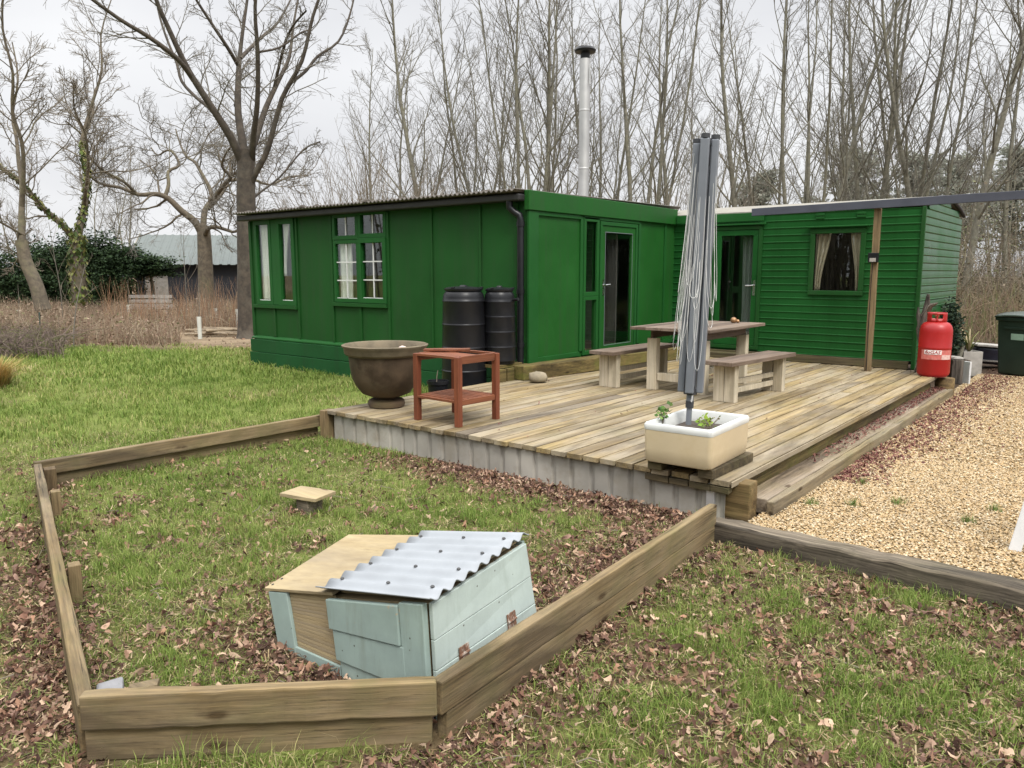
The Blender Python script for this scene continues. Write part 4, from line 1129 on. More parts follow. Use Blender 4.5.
    # doorway plank
    s = MB(); s.plank((-5.75, 11.85, 0.335), (-4.2, 11.85, 0.335), 0.22, 0.085, 6, 0.003); o = part('door_step', s, 'deck_end', bevel=0.006); tag(o, 'low timber step in front of the caravan door', 'step')

def pergola():
    t = thing('pergola_beam', 'long grey beam carried on a wooden post at the back right of the deck', 'beam', (-2.85, 11.45, DZ))
    inv = Matrix.Translation((2.85, -11.45, -DZ))
    b = MB(); b.plank((-4.58, 11.42, 2.555), (2.4, 11.42, 2.655), 0.06, 0.108, 20, 0.0015); part('beam', b.xform(inv), 'beam_grey', t, bevel=0.004)
    p = MB(); p.plank((-2.835, 11.49, DZ), (-2.835, 11.49, 2.53), 0.085, 0.075, 8, 0.003, up=(0, 1, 0)); part('post', p.xform(inv), 'post_wood', t, bevel=0.005)
    x = MB(); x.box(-2.905, -2.775, 11.395, 11.45, 1.80, 1.93); bx_ = part('meter_box', x.xform(inv), 'black_plastic', t, bevel=0.006)
    x = MB(); x.box(-2.88, -2.80, 11.389, 11.3945, 1.81, 1.86); part('dial', x.xform(inv), 'concrete', bx_)
    x = MB(); x.tube([(-2.84, 11.41, 1.80), (-2.85, 11.43, 1.5), (-2.845, 11.44, 0.6), (-2.84, 11.44, 0.3)], 0.005, 6); part('cable', x.xform(inv), 'black_plastic', t)
    q = MB(); q.plank((2.3, 11.5, 0), (2.3, 11.5, 2.6), 0.085, 0.075, 8, 0.003, up=(0, 1, 0)); part('post', q.xform(inv), 'post_wood', t, bevel=0.005)

def hut_step():
    s = MB()
    s.plank((-6.10, 7.66, 0.385), (-5.66, 11.3, 0.385), 0.26, 0.185, 14, 0.004)
    o = part('sleeper_step', s, 'deck_edge', bevel=0.01); tag(o, 'heavy timber sleeper step below the glazed hut door', 'step')
    s = MB(); rr = random.Random(2)
    s.lathe([(0.03, 0), (0.105, 0.02), (0.115, 0.07), (0.10, 0.115), (0.04, 0.135)], 12, (0, 0, 0))
    s.v = [(x*1.05*(1+rr.uniform(-.1, .1)), y*0.8*(1+rr.uniform(-.1, .1)), z*(1+rr.uniform(-.08, .08))) for x, y, z in s.v]
    o = part('stone_block', s, 'stone', smooth=70, loc=(-5.76, 7.66, DZ)); o.rotation_euler[2] = R(39)
    tag(o, 'rounded pale stone on the deck against the end of the sleeper step', 'stone')
hut(); caravan(); pergola(); hut_step()

# ------------------------------------------------------------------ objects on the deck
def water_butts():
    def butt(loc, r, h, label, outlet):
        t = thing('water_butt', label, 'water butt', loc, R(20), 'black water butts by the hut downpipe')
        pr = [(r*0.93, 0.0), (r*0.97, 0.03)]
        for i in range(4):
            z0 = 0.03+(h-0.16)*i/4; z1 = 0.03+(h-0.16)*(i+1)/4
            rr0 = r*(1.05-0.10*(i/4)); rr1 = r*(1.05-0.10*((i+1)/4))
            pr += [(rr0, z0+0.014), (rr1*1.0, z1-0.02), (rr1*1.028, z1-0.008), (rr1*1.03, z1), (rr1*1.0, z1+0.008)]
        pr += [(r*0.94, h-0.09), (r*0.91, h-0.05), (r*0.84, h-0.018), (r*0.78, h-0.004), (r*0.76, h)]
        m = MB(); m.lathe(pr, 40); part('barrel', m, 'black_plastic', t, smooth=50)
        l = MB(); l.lathe([(r*0.86, h-0.005), (r*0.88, h+0.005), (r*0.88, h+0.025), (r*0.7, h+0.04), (r*0.2, h+0.05), (r*0.15, h+0.065), (0.02, h+0.068)], 32)
        li = part('lid', l, 'black_plastic', t, smooth=35)
        b = MB()
        for a in (0.3, 2.4, 4.5): b.box(r*0.82*math.cos(a)-0.02, r*0.82*math.cos(a)+0.02, r*0.82*math.sin(a)-0.02, r*0.82*math.sin(a)+0.02, h+0.02, h+0.045)
        pieces('lid_clip', b, 'black_plastic', li, bevel=0.004)
        if outlet:
            o = MB(); o.tube([(r*0.7, 0, h-0.12), (r*1.35, -0.06, h-0.10)], 0.02, 10); part('filler_hose', o, 'black_plastic', t, smooth=40)
        return t
    butt((-6.66, 7.27, 0.1), 0.28, 1.34, 'taller black water butt nearer the windows', False)
    butt((-6.34, 7.60, 0.50), 0.205, 0.93, 'shorter black water butt raised on a timber stand beside the downpipe', True)
    s = MB(); s.plank((-6.68, 7.25, -0.02), (-6.68, 7.25, 0.1), 0.5, 0.5, 1, 0.003, up=(0, 1, 0)); o = part('paving_slab', s, 'concrete', bevel=0.006); tag(o, 'concrete slab under the taller water butt', 'slab')
    t = thing('butt_stand', 'rough timber stand under the shorter water butt', 'stand', (-6.3, 7.6, 0))
    inv = Matrix.Translation((6.3, -7.6, 0))
    tp = MB()
    for i in range(3): tp.plank((-6.53+0.145*i, 7.38, 0.478), (-6.53+0.145*i, 7.86, 0.478), 0.14, 0.04, 2, 0.002, seed=i)
    part('top', tp.xform(inv), 'deck_edge', t, bevel=0.004)
    for i in range(3):
        lg = MB(); lg.plank((-6.142, 7.40+0.17*i, 0.0), (-6.142, 7.40+0.17*i, 0.456), 0.14, 0.04, 2, 0.003, up=(1, 0, 0), seed=i); part('board', lg.xform(inv), 'deck_edge', t, bevel=0.004)
    bk = MB(); bk.plank((-6.56, 7.45, 0.0), (-6.56, 7.45, 0.456), 0.1, 0.06, 2, 0.003, up=(1, 0, 0)); bk.plank((-6.56, 7.8, 0.0), (-6.56, 7.8, 0.456), 0.1, 0.06, 2, 0.003, up=(1, 0, 0)); pieces('rear_leg', bk.xform(inv), 'deck_edge', t)
    # small black pot with a dead stem
    t = thing('plant_pot', 'small black plastic pot with a dead stem, behind the red table', 'plant pot', (-6.6, 6.72, 0.0))
    m = MB(); m.lathe([(0.10, 0.0), (0.125, 0.30), (0.138, 0.305), (0.138, 0.345), (0.125, 0.345), (0.12, 0.30), (0.02, 0.30)], 28); part('pot', m, 'black_plastic', t, smooth=35)
    m = MB(); m.lathe([(0.119, 0.305), (0.06, 0.318), (0.01, 0.322)], 20, cap0=False); part('soil', m, 'soil', t)
    m = MB(); m.tube([(-0.02, 0, 0.30), (-0.015, 0, 0.39), (-0.005, 0.01, 0.47)], 0.005, 6); part('stem', m, 'twig_pale', t)

def urn():
    t = thing('urn_planter', 'big rusty brown cauldron-shaped planter on the front left corner of the deck', 'planter', (-5.93, 5.28, DZ))
    H = 0.0
    m = MB(); m.lathe([(0.10, 0.10), (0.16, 0.115), (0.245, 0.15), (0.30, 0.22), (0.34, 0.30), (0.362, 0.42), (0.375, 0.535), (0.355, 0.535), (0.34, 0.42), (0.28, 0.2), (0.05, 0.16)], 56); part('bowl', m, 'urn', t, smooth=50)
    m = MB(); m.lathe([(0.365, 0.545), (0.374, 0.537), (0.402, 0.550), (0.414, 0.565), (0.42, 0.615), (0.438, 0.632), (0.440, 0.645), (0.425, 0.652), (0.405, 0.64), (0.385, 0.59), (0.362, 0.545)], 56, cap0=False, cap1=False); part('rim', m, 'urn_rim', t, smooth=40)
    m = MB(); m.lathe([(0.16, 0.0), (0.185, 0.012), (0.19, 0.035), (0.185, 0.07), (0.165, 0.085), (0.10, 0.092), (0.10, 0.10)], 40); part('foot', m, 'urn_foot', t, smooth=45)
    m = MB(); m.lathe([(0.36, 0.545), (0.2, 0.56), (0.02, 0.565)], 40, cap0=False); part('soil', m, plain('reddish_soil', (0.09, 0.05, 0.04), 0.95, 0.4, 12, bstr=0.6), t)
    s = MB(); rr = random.Random(6)
    s.lathe([(0.02, 0), (0.05, 0.015), (0.055, 0.04), (0.035, 0.07), (0.008, 0.08)], 9)
    s.v = [(x*(1+rr.uniform(-.2, .2)), y*(1+rr.uniform(-.2, .2)), z) for x, y, z in s.v]
    o = part('pale_stone', s, plain('pinkish_stone', (0.55, 0.43, 0.38), 0.8, 0.2, 20), smooth=80, loc=(-5.74, 5.34, DZ+0.56)); tag(o, 'pale pinkish stone lying in the big brown planter', 'stone')

def red_table():
    t = thing('side_table', 'small red-stained slatted wooden side table next to the big brown planter', 'side table', (-4.885, 5.225, DZ), R(-2))
    W, D, H = 0.60, 0.56, 0.635
    for (x, y) in ((-W/2+0.03, -D/2+0.03), (W/2-0.03, -D/2+0.03), (W/2-0.03, D/2-0.03), (-W/2+0.03, D/2-0.03)):
        m = MB(); m.plank((x, y, 0), (x, y, H-0.005), 0.055, 0.055, 3, 0.001, up=(0, 1, 0)); part('leg', m, 'red_wood_z', t, bevel=0.004)
    for z, h in ((H-0.035, 0.07), (0.215, 0.05)):
        m = MB()
        for y in (-D/2+0.025, D/2-0.025): m.plank((-W/2+0.059, y, z+h/2-0.012), (W/2-0.059, y, z+h/2-0.012), 0.045, 0.022, 2, 0.001)
        pieces('rail', m, 'red_wood_x', t, bevel=0.003)
        m = MB()
        for x in (-W/2+0.03, W/2-0.03): m.plank((x, -D/2+0.059, z), (x, D/2-0.059, z), 0.035, h, 2, 0.001)
        pieces('rail', m, 'red_wood', t, bevel=0.003)
    m = MB()
    for i in range(7):
        y = -D/2+0.095+i*(D-0.19)/6; m.plank((-W/2+0.05, y, 0.232), (W/2-0.05, y, 0.232), 0.046, 0.016, 2, 0.001, seed=i)
    part('shelf_slats', m, 'red_wood_x', t, bevel=0.002)
    m = MB()
    for i in range(5):
        y = -D/2+0.082+i*0.055; m.plank((-W/2+0.05, y, H-0.013), (W/2-0.05, y, H-0.013), 0.047, 0.016, 2, 0.001, seed=i)
    part('top_slats', m, 'red_wood_x', t, bevel=0.002)
    m = MB(); m.plank((-W/2-0.03, -0.10, H+0.012), (0.02, 0.16, H+0.018), 0.10, 0.022, 4, 0.001); part('loose_slat', m, 'red_wood_x', t, bevel=0.003)

def picnic():
    t = thing('garden_table', 'wooden garden table with brown top and whitewashed legs between two benches', 'table', (-4.05, 8.63, DZ))
    tp = MB()
    for i in range(5): tp.plank((-0.40+0.2*i, -0.80, 0.735), (-0.40+0.2*i, 0.80, 0.735), 0.197, 0.035, 6, 0.0015, seed=i)
    part('tabletop', tp, 'brown_top', t, bevel=0.004)
    ap = MB()
    for x in (-0.32, 0.32): ap.plank((x, -0.60, 0.665), (x, 0.60, 0.665), 0.03, 0.10, 3, 0.001)
    pieces('apron', ap, 'brown_top', t, bevel=0.003)
    for x in (-0.32, 0.32):
        for y in (-0.56, 0.56):
            m = MB(); m.plank((x*0.98, y, 0), (x*0.98, y, 0.614), 0.125, 0.09, 3, 0.002, up=(0, 1, 0)); part('leg', m, 'pale_wood', t, bevel=0.006)
    st = MB()
    for y in (-0.56, 0.56): st.plank((-0.245, y, 0.16), (0.245, y, 0.16), 0.05, 0.09, 2, 0.001)
    st.plank((0, -0.53, 0.16), (0, 0.53, 0.16), 0.06, 0.07, 2, 0.001)
    pieces('stretcher', st, 'pale_wood', t, bevel=0.004)
    def bench(loc, rz, label):
        t = thing('bench', label, 'bench', loc, rz, 'benches at the garden table')
        m = MB()
        for x in (-0.088, 0.088): m.plank((x, -0.74, 0.425), (x, 0.74, 0.425), 0.172, 0.045, 6, 0.0015, seed=int(x*100))
        part('seat', m, 'brown_top', t, bevel=0.005)
        for y in (-0.55, 0.55):
            m = MB(); m.plank((-0.065, y, 0), (-0.065, y, 0.401), 0.125, 0.08, 3, 0.0015, up=(0, 1, 0)); m.plank((0.065, y, 0), (0.065, y, 0.401), 0.125, 0.08, 3, 0.0015, up=(0, 1, 0), seed=3)
            part('leg', m, 'pale_wood', t, bevel=0.005)
        m = MB()
        for z in (0.10, 0.2): m.plank((0, -0.509, z), (0, 0.509, z), 0.04, 0.055, 2, 0.001)
        pieces('stretcher', m, 'pale_wood', t, bevel=0.004)
        return t
    bench((-4.84, 8.47, DZ), R(-3), 'wooden bench on the hut side of the garden table')
    bench((-3.27, 8.32, DZ), R(-6), 'wooden bench on the gravel side of the garden table')
    t = thing('ornament', 'small bronze-brown ornament standing on the far end of the garden table', 'ornament', (-3.86, 9.18, DZ+0.7535), R(30))
    m = MB(); m.lathe([(0.02, 0), (0.035, 0.012), (0.04, 0.035), (0.03, 0.06), (0.01, 0.07)], 14); part('body', m, 'brass', t, smooth=80)
    m = MB(); m.lathe([(0.008, 0), (0.02, 0.01), (0.022, 0.025), (0.01, 0.042)], 12, (0.05, -0.01, 0.0)); part('head', m, 'brass', t, smooth=80)

def leaf_clump(name, label, loc, n, rad, hgt, cols, size, cat='plant', stems=4, seed=1):
    t = thing(name, label, cat, loc)
    r2 = np.random.default_rng(seed)
    m = MB(); rr = random.Random(seed)
    tips = []
    for i in range(stems):
        a = rr.uniform(0, 6.28); e = (rad*rr.uniform(.3, 1)*math.cos(a), rad*rr.uniform(.3, 1)*math.sin(a), hgt*rr.uniform(.5, 1))
        m.tube([(0, 0, -0.02), (e[0]*.3, e[1]*.3, e[2]*.6), e], [0.004, 0.003, 0.002], 5); tips.append(e)
    part('stems', m, 'twig_pale', t)
    V = []; F = []; C = []
    for i in range(n):
        e = tips[i % stems]; f = rr.uniform(0.35, 1.05)
        p = Vector((e[0]*f, e[1]*f, e[2]*(f**0.8)))+Vector((rr.gauss(0, .02), rr.gauss(0, .02), rr.gauss(0, .015)))
        d = Vector((rr.gauss(0, 1), rr.gauss(0, 1), rr.gauss(0.3, .5))).normalized(); s = d.orthogonal().normalized()*size*rr.uniform(.3, .5); u = d*size*rr.uniform(.7, 1.2)
        k = len(V); V += [p, p+u*.5+s, p+u, p+u*.5-s]; F.append((k, k+1, k+2, k+3)); c = rr.choice(cols); q = rr.uniform(.7, 1.3); C += [(c[0]*q, c[1]*q, c[2]*q)]*4
    np_mesh('leaves', np.array([tuple(v) for v in V]), [np.array(F)], 'needles', np.array(C), t)
    return t

def trough_and_airer():
    for i, x in enumerate((-2.52, -2.14)):
        s = MB(); s.plank((x, 4.72, 0.325), (x+0.01, 5.4, 0.325), 0.11, 0.065, 4, 0.003, seed=i); o = part('bearer_plank', s, 'deck_end', bevel=0.004)
        tag(o, ['timber bearer under the left edge of the cream trough', 'timber bearer under the gravel-side edge of the cream trough'][i], 'plank')
    t = thing('stone_trough', 'cream glazed butler sink planter with white rim at the near deck corner', 'trough', (-2.345, 5.02, 0.36), R(2))
    import bmesh
    def rrect(w_, d_, r, n=6):
        out = []
        for cx_, cy_, a0 in ((w_/2-r, d_/2-r, 0), (-w_/2+r, d_/2-r, 90), (-w_/2+r, -d_/2+r, 180), (w_/2-r, -d_/2+r, 270)):
            for k in range(n+1):
                a = R(a0+90*k/n); out.append((cx_+r*math.cos(a), cy_+r*math.sin(a)))
        return out
    def loft(m, rings, cap0=True, cap1=True):
        n = len(rings[0][0]); V = [(x, y, z) for pl, z in rings for x, y in pl]; F = []
        for i in range(len(rings)-1):
            for k in range(n): F.append((i*n+k, i*n+(k+1) % n, (i+1)*n+(k+1) % n, (i+1)*n+k))
        if cap0: F.append(tuple(range(n-1, -1, -1)))
        if cap1: F.append(tuple((len(rings)-1)*n+k for k in range(n)))
        m.add(V, F)
    m = MB(); loft(m, [(rrect(.47, .67, .035), 0.0), (rrect(.485, .685, .03), 0.012), (rrect(.495, .70, .03), 0.10), (rrect(.50, .705, .03), 0.228)], True, False); loft(m, [(rrect(.43, .635, .03), 0.228), (rrect(.425, .63, .03), 0.17)], False, True); part('trough_body', m, 'trough_side', t, smooth=50)
    m = MB(); loft(m, [(rrect(.503, .708, .03), 0.2285), (rrect(.508, .713, .032), 0.24), (rrect(.508, .713, .032), 0.262), (rrect(.495, .70, .035), 0.274), (rrect(.44, .645, .03), 0.274), (rrect(.425, .63, .03), 0.262), (rrect(.416, .621, .03), 0.18)], False, False); part('trough_rim', m, 'trough_rim', t, smooth=40)
    m = MB(); loft(m, [(rrect(.415, .62, .03), 0.190), (rrect(.3, .45, .03), 0.203), (rrect(.05, .08, .02), 0.206)], False, True); part('soil', m, 'soil', t, smooth=50)
    leaf_clump('weed', 'leafy green weed spilling over the back left rim of the trough', (-2.55, 4.88, 0.60), 46, 0.09, 0.12, [(0.09, 0.18, 0.04), (0.14, 0.22, 0.06), (0.05, 0.1, 0.03)], 0.035, seed=3)
    leaf_clump('weed', 'bright lime green seedling beside the airer pole', (-2.36, 5.14, 0.555), 30, 0.06, 0.06, [(0.28, 0.38, 0.06), (0.2, 0.32, 0.05)], 0.05, seed=4)
    leaf_clump('weed', 'thin straggly weeds at the right inside of the trough', (-2.24, 5.0, 0.555), 30, 0.12, 0.10, [(0.12, 0.15, 0.05), (0.18, 0.16, 0.08)], 0.02, stems=9, seed=5)
    # folded rotary airer
    A = Vector((-2.462, 5.11, 0.55)); B = Vector((-2.415, 5.148, 2.60)); d = (B-A).normalized()
    t = thing('rotary_airer', 'folded grey rotary washing line with looped pale cords, standing in the cream trough', 'washing line', A)
    rz = Vector((0, 0, 1)).rotation_difference(d).to_matrix().to_4x4()
    T = lambda m: m.xform(rz)
    L = (B-A).length
    m = MB(); m.tube([(0, 0, 0), (0, 0, 0.30)], 0.021, 14); m.tube([(0, 0, 0.16), (0, 0, 0.30)], 0.027, 14); m.tube([(0, 0, 0.3), (0, 0, L-0.1)], 0.021, 14); part('pole', T(m), 'airer', t, smooth=40)
    m = MB(); m.tube([(0, 0, 0.14), (0, 0, 0.19)], 0.03, 14); m.tube([(0, 0, 0.24), (0, 0, 0.275)], 0.05, 14); part('lower_hub', T(m), 'airer_dark', t, smooth=40)
    hk = MB(); hk.tube([(0.028, -0.022, 0.25), (0.03, -0.03, 0.22), (0.026, -0.03, 0.19), (0.02, -0.026, 0.2)], 0.006, 6); part('hook', T(hk), 'white_paint', t)
    angs = [R(a) for a in (-20, 70, 160, 250)]
    for i, a in enumerate(angs):
        ca, sa = math.cos(a+YAW), math.sin(a+YAW)
        r0, r1 = 0.066, 0.062+0.006*(i % 2)
        m = MB(); ztop = L-0.02-0.012*(i % 3)
        m.plank((r0*ca, r0*sa, 0.255), (r1*ca, r1*sa, ztop), 0.062, 0.05, 4, 0.0005, up=(ca, sa, 0)); ar = part('arm', T(m), 'airer', t, bevel=0.009, segs=3)
        c = MB(); c.tube([(r1*ca, r1*sa, ztop), (r1*ca, r1*sa, ztop+0.03)], 0.031, 10); part('arm_cap', T(c), 'airer_dark', ar, smooth=40)
        b = MB(); r_in = 0.030
        b.plank((r_in*ca, r_in*sa, 0.30), (r_in*ca, r_in*sa, L-0.22), 0.03, 0.012, 2, 0.0004, up=(ca, sa, 0)); part('strut', T(b), 'airer', ar, bevel=0.003)
    m = MB(); m.tube([(0, 0, L-0.2), (0, 0, L-0.03)], 0.032, 12); m.tube([(0, 0, L-0.06), (0, 0, L-0.045)], 0.045, 12); part('upper_hub', T(m), 'airer_dark', t, smooth=40)
    rr = random.Random(21); cd = MB()
    for i in range(27):
        a = rr.uniform(0, 6.28); side = rr.random()
        if side < 0.6: a = YAW+R(180)+rr.gauss(0, 0.75)
        elif side < 0.85: a = YAW+rr.gauss(0, 0.6)
        else: a = YAW-R(90)+rr.gauss(0, 0.6)
        zt = L-0.05-rr.random()**1.3*0.9; zb = rr.uniform(0.42, 1.05); rb = 0.072+rr.random()*0.055
        wa = rr.uniform(0.15, 0.9)
        pts = []
        for k in range(15):
            u = k/14; s = math.sin(u*math.pi)
            aa = a+(u-0.5)*wa*2*(0.4+0.6*s); depth = s**0.6
            z = zt+(zb-zt)*depth+ (u-0.5)*rr.uniform(-.02, .02)
            rd = 0.085+(rb-0.06)*max(0, min(1, (zt-z)/(zt-zb+1e-6)))**1.3+rr.uniform(-.003, .003)
            pts.append((rd*math.cos(aa), rd*math.sin(aa), z))
        cd.tube(pts, 0.0015, 4, caps=False)
    part('line_cords', T(cd), 'cord', t, smooth=80)

def coop():
    t = thing('animal_coop', 'small pale blue wooden coop with grey corrugated roof, in the near corner of the bed', 'coop', (-2.4, 2.2, 0))
    inv = Matrix.Translation((2.4, -2.2, 0))
    P = lambda name, mb, mat, par=None, **k: part(name, mb.xform(inv), mat, par or t, **k)
    V3 = Vector
    TLn, BLn = V3((-2.945, 1.905, 0.235)), V3((-2.865, 1.895, -0.03))
    TRn, BRn = V3((-1.918, 1.886, 0.475)), V3((-1.90, 1.90, -0.05))
    TRf, BRf = V3((-2.0, 2.549, 0.50)), V3((-1.935, 2.60, -0.05))
    TLf, BLf = V3((-3.085, 2.484, 0.285)), V3((-3.0, 2.50, -0.03))
    def quad(P00, P10, P11, P01):
        nrm = (P10-P00).cross(P01-P00).normalized()
        f = lambda u, v: (P00*(1-u)+P10*u)*(1-v)+(P01*(1-u)+P11*u)*v
        def board(mb, u0, u1, v0, v1, d0, d1, du=0.0):
            c = [f(u0, v0), f(u1, v0), f(u1, v1), f(u0, v1)]
            mb.hexa([q+nrm*d0 for q in (c[0], c[1], c[2], c[3])]+[q+nrm*d1 for q in (c[0], c[1], c[2], c[3])])
        return f, board, nrm
    # core shell
    sh = MB(); i_ = 0.02
    def inset(p, c): return p+(c-p)*0.03
    cen = (TLn+BRf+TRf+BLn)/4
    lo = [inset(p, cen) for p in (BLn, BRn, BRf, BLf)]; hi = [inset(p, cen)-V3((0, 0, 0.01)) for p in (TLn, TRn, TRf, TLf)]
    sh.hexa(lo+hi); P('inner_box', sh, 'ply')
    f, bd, n = quad(BLn, BRn, TRn, TLn)
    pl = MB()
    for k in range(17): bd(pl, 0.075, 0.46, 0.20+0.045*k, 0.20+0.045*k+0.034, 0.002, 0.0055)
    bd(pl, 0.075, 0.46, 0.16, 0.985, -0.002, 0.003)
    P('reeded_panel', pl, 'ply')
    lp = MB(); bd(lp, 0.0, 0.14, 0.02, 0.99, 0.0035, 0.022); bd(lp, 0.141, 0.46, 0.06, 0.22, 0.010, 0.022); P('corner_post', lp, 'coop_shaded', bevel=0.004)
    rp = MB()
    bd(rp, 0.44, 0.87, 0.64, 0.97, 0.012, 0.040); bd(rp, 0.455, 0.885, 0.30, 0.635, 0.012, 0.034)
    bd(rp, 0.47, 0.89, 0.0, 0.295, 0.012, 0.026); bd(rp, 0.872, 0.999, 0.0, 0.99, 0.0345 if False else 0.003, 0.032)
    P('front_boards', rp, 'coop_shaded', bevel=0.004)
    f, bd, n = quad(BRn, BRf, TRf, TRn)
    sb = MB()
    for (v0, v1, d) in ((0.0, 0.25, 0.02), (0.254, 0.48, 0.021), (0.484, 0.71, 0.020), (0.714, 0.985, 0.021)): bd(sb, 0.0, 1.0, v0, v1, 0.001, d)
    P('hinged_side', sb, 'coop', bevel=0.003)
    for u in (0.24, 0.72):
        h = MB(); bd(h, u-0.045, u+0.045, 0.40, 0.478, 0.0215, 0.025); bd(h, u-0.045, u+0.045, 0.487, 0.545, 0.0225, 0.026); hp = P('hinge', h, 'rust')
        q = MB(); a0 = f(u-0.045, 0.482)+n*0.026; a1 = f(u+0.045, 0.482)+n*0.026; q.tube([a0, a1], 0.006, 8); P('hinge_pin', q, 'rust', hp)
    f, bd, n = quad(BLf, BLn, TLn, TLf)
    ls = MB(); bd(ls, 0, 1, 0.0, 0.99, 0.001, 0.016); P('left_side', ls, 'coop')
    f, bd, n = quad(BRf, BLf, TLf, TRf); bs = MB(); bd(bs, 0, 1, 0.0, 0.99, 0.001, 0.016); P('back', bs, 'coop_shaded')
    f, bd, n = quad(TLn, TRn, TRf, TLf)
    ld = MB(); bd(ld, -0.025, 0.47, -0.04, 1.02, 0.004, 0.018); bd(ld, 0.471, 0.98, 0.04, 0.98, -0.006, 0.004); lid = P('lid', ld, 'ply', bevel=0.002)
    sc = MB()
    for u, v in ((0.0, 0.02), (0.0, 0.12)): p = f(u, v)+n*0.018; sc.tube([p, p+n*0.003], 0.006, 8)
    [P('screw', q, 'screw', lid) for q in islands(sc)]
    # corrugated sheet: waves across the depth, ridges running left to right
    A, B_, C, D_ = V3((-2.535, 1.845, 0.369)), V3((-1.868, 1.845, 0.503)), V3((-1.985, 2.575, 0.538)), V3((-2.615, 2.575, 0.410))
    V = []; F = []; nv, nu = 120, 8; nn = (B_-A).cross(D_-A).normalized()
    for j in range(nv+1):
        v = j/nv
        for i in range(nu+1):
            u = i/nu; p = (A*(1-u)+B_*u)*(1-v)+(D_*(1-u)+C*u)*v
            V.append(p+nn*(0.0105*math.sin(v*8.5*2*math.pi+1.6)))
    for j in range(nv):
        for i in range(nu): k = j*(nu+1)+i; F.append((k, k+1, k+nu+2, k+nu+1))
    ro = P('roof_sheet', MB().add(V, F), 'corr', smooth=60); s_ = ro.modifiers.new('thickness', 'SOLIDIFY'); s_.thickness = 0.004
    sc = MB()
    for u in (0.12, 0.55, 0.92):
        for j in (1, 3, 5, 7):
            v = (j+0.25-1.6/(2*math.pi))/8.5; p = (A*(1-u)+B_*u)*(1-v)+(D_*(1-u)+C*u)*v+nn*0.013
            sc.lathe([(0.0085, 0), (0.0085, 0.003), (0.005, 0.006)], 9, tuple(p))
    [P('roof_screw', q, 'screw', ro) for q in islands(sc)]
    # little table-like board on a stake in the bed
    t = thing('wooden_marker', 'short square post capped with a pale board, standing in the grass bed', 'post', (-4.42, 3.17, 0))
    m = MB(); m.plank((-0.16, -0.02, 0.118), (0.15, 0.05, 0.118), 0.22, 0.026, 3, 0.002); part('cap_board', m, 'ply', t, bevel=0.003)
    m = MB(); m.plank((0.03, 0, -0.03), (0.03, 0, 0.104), 0.13, 0.13, 2, 0.002, up=(0, 1, 0)); part('post', m, 'old_sleeper', t, bevel=0.004)

def text_mesh(body, size, mat):
    cu = bpy.data.curves.new('lettering', 'FONT'); cu.body = body; cu.size = size; cu.extrude = 0.0008; cu.align_x = 'CENTER'; cu.shear = 0.2; cu.offset = 0.001
    tmp = bpy.data.objects.new('lettering', cu); COL.objects.link(tmp)
    dg = bpy.context.evaluated_depsgraph_get(); me = bpy.data.meshes.new_from_object(tmp.evaluated_get(dg))
    bpy.data.objects.remove(tmp)
    me.materials.clear(); me.materials.append(M[mat]); return me

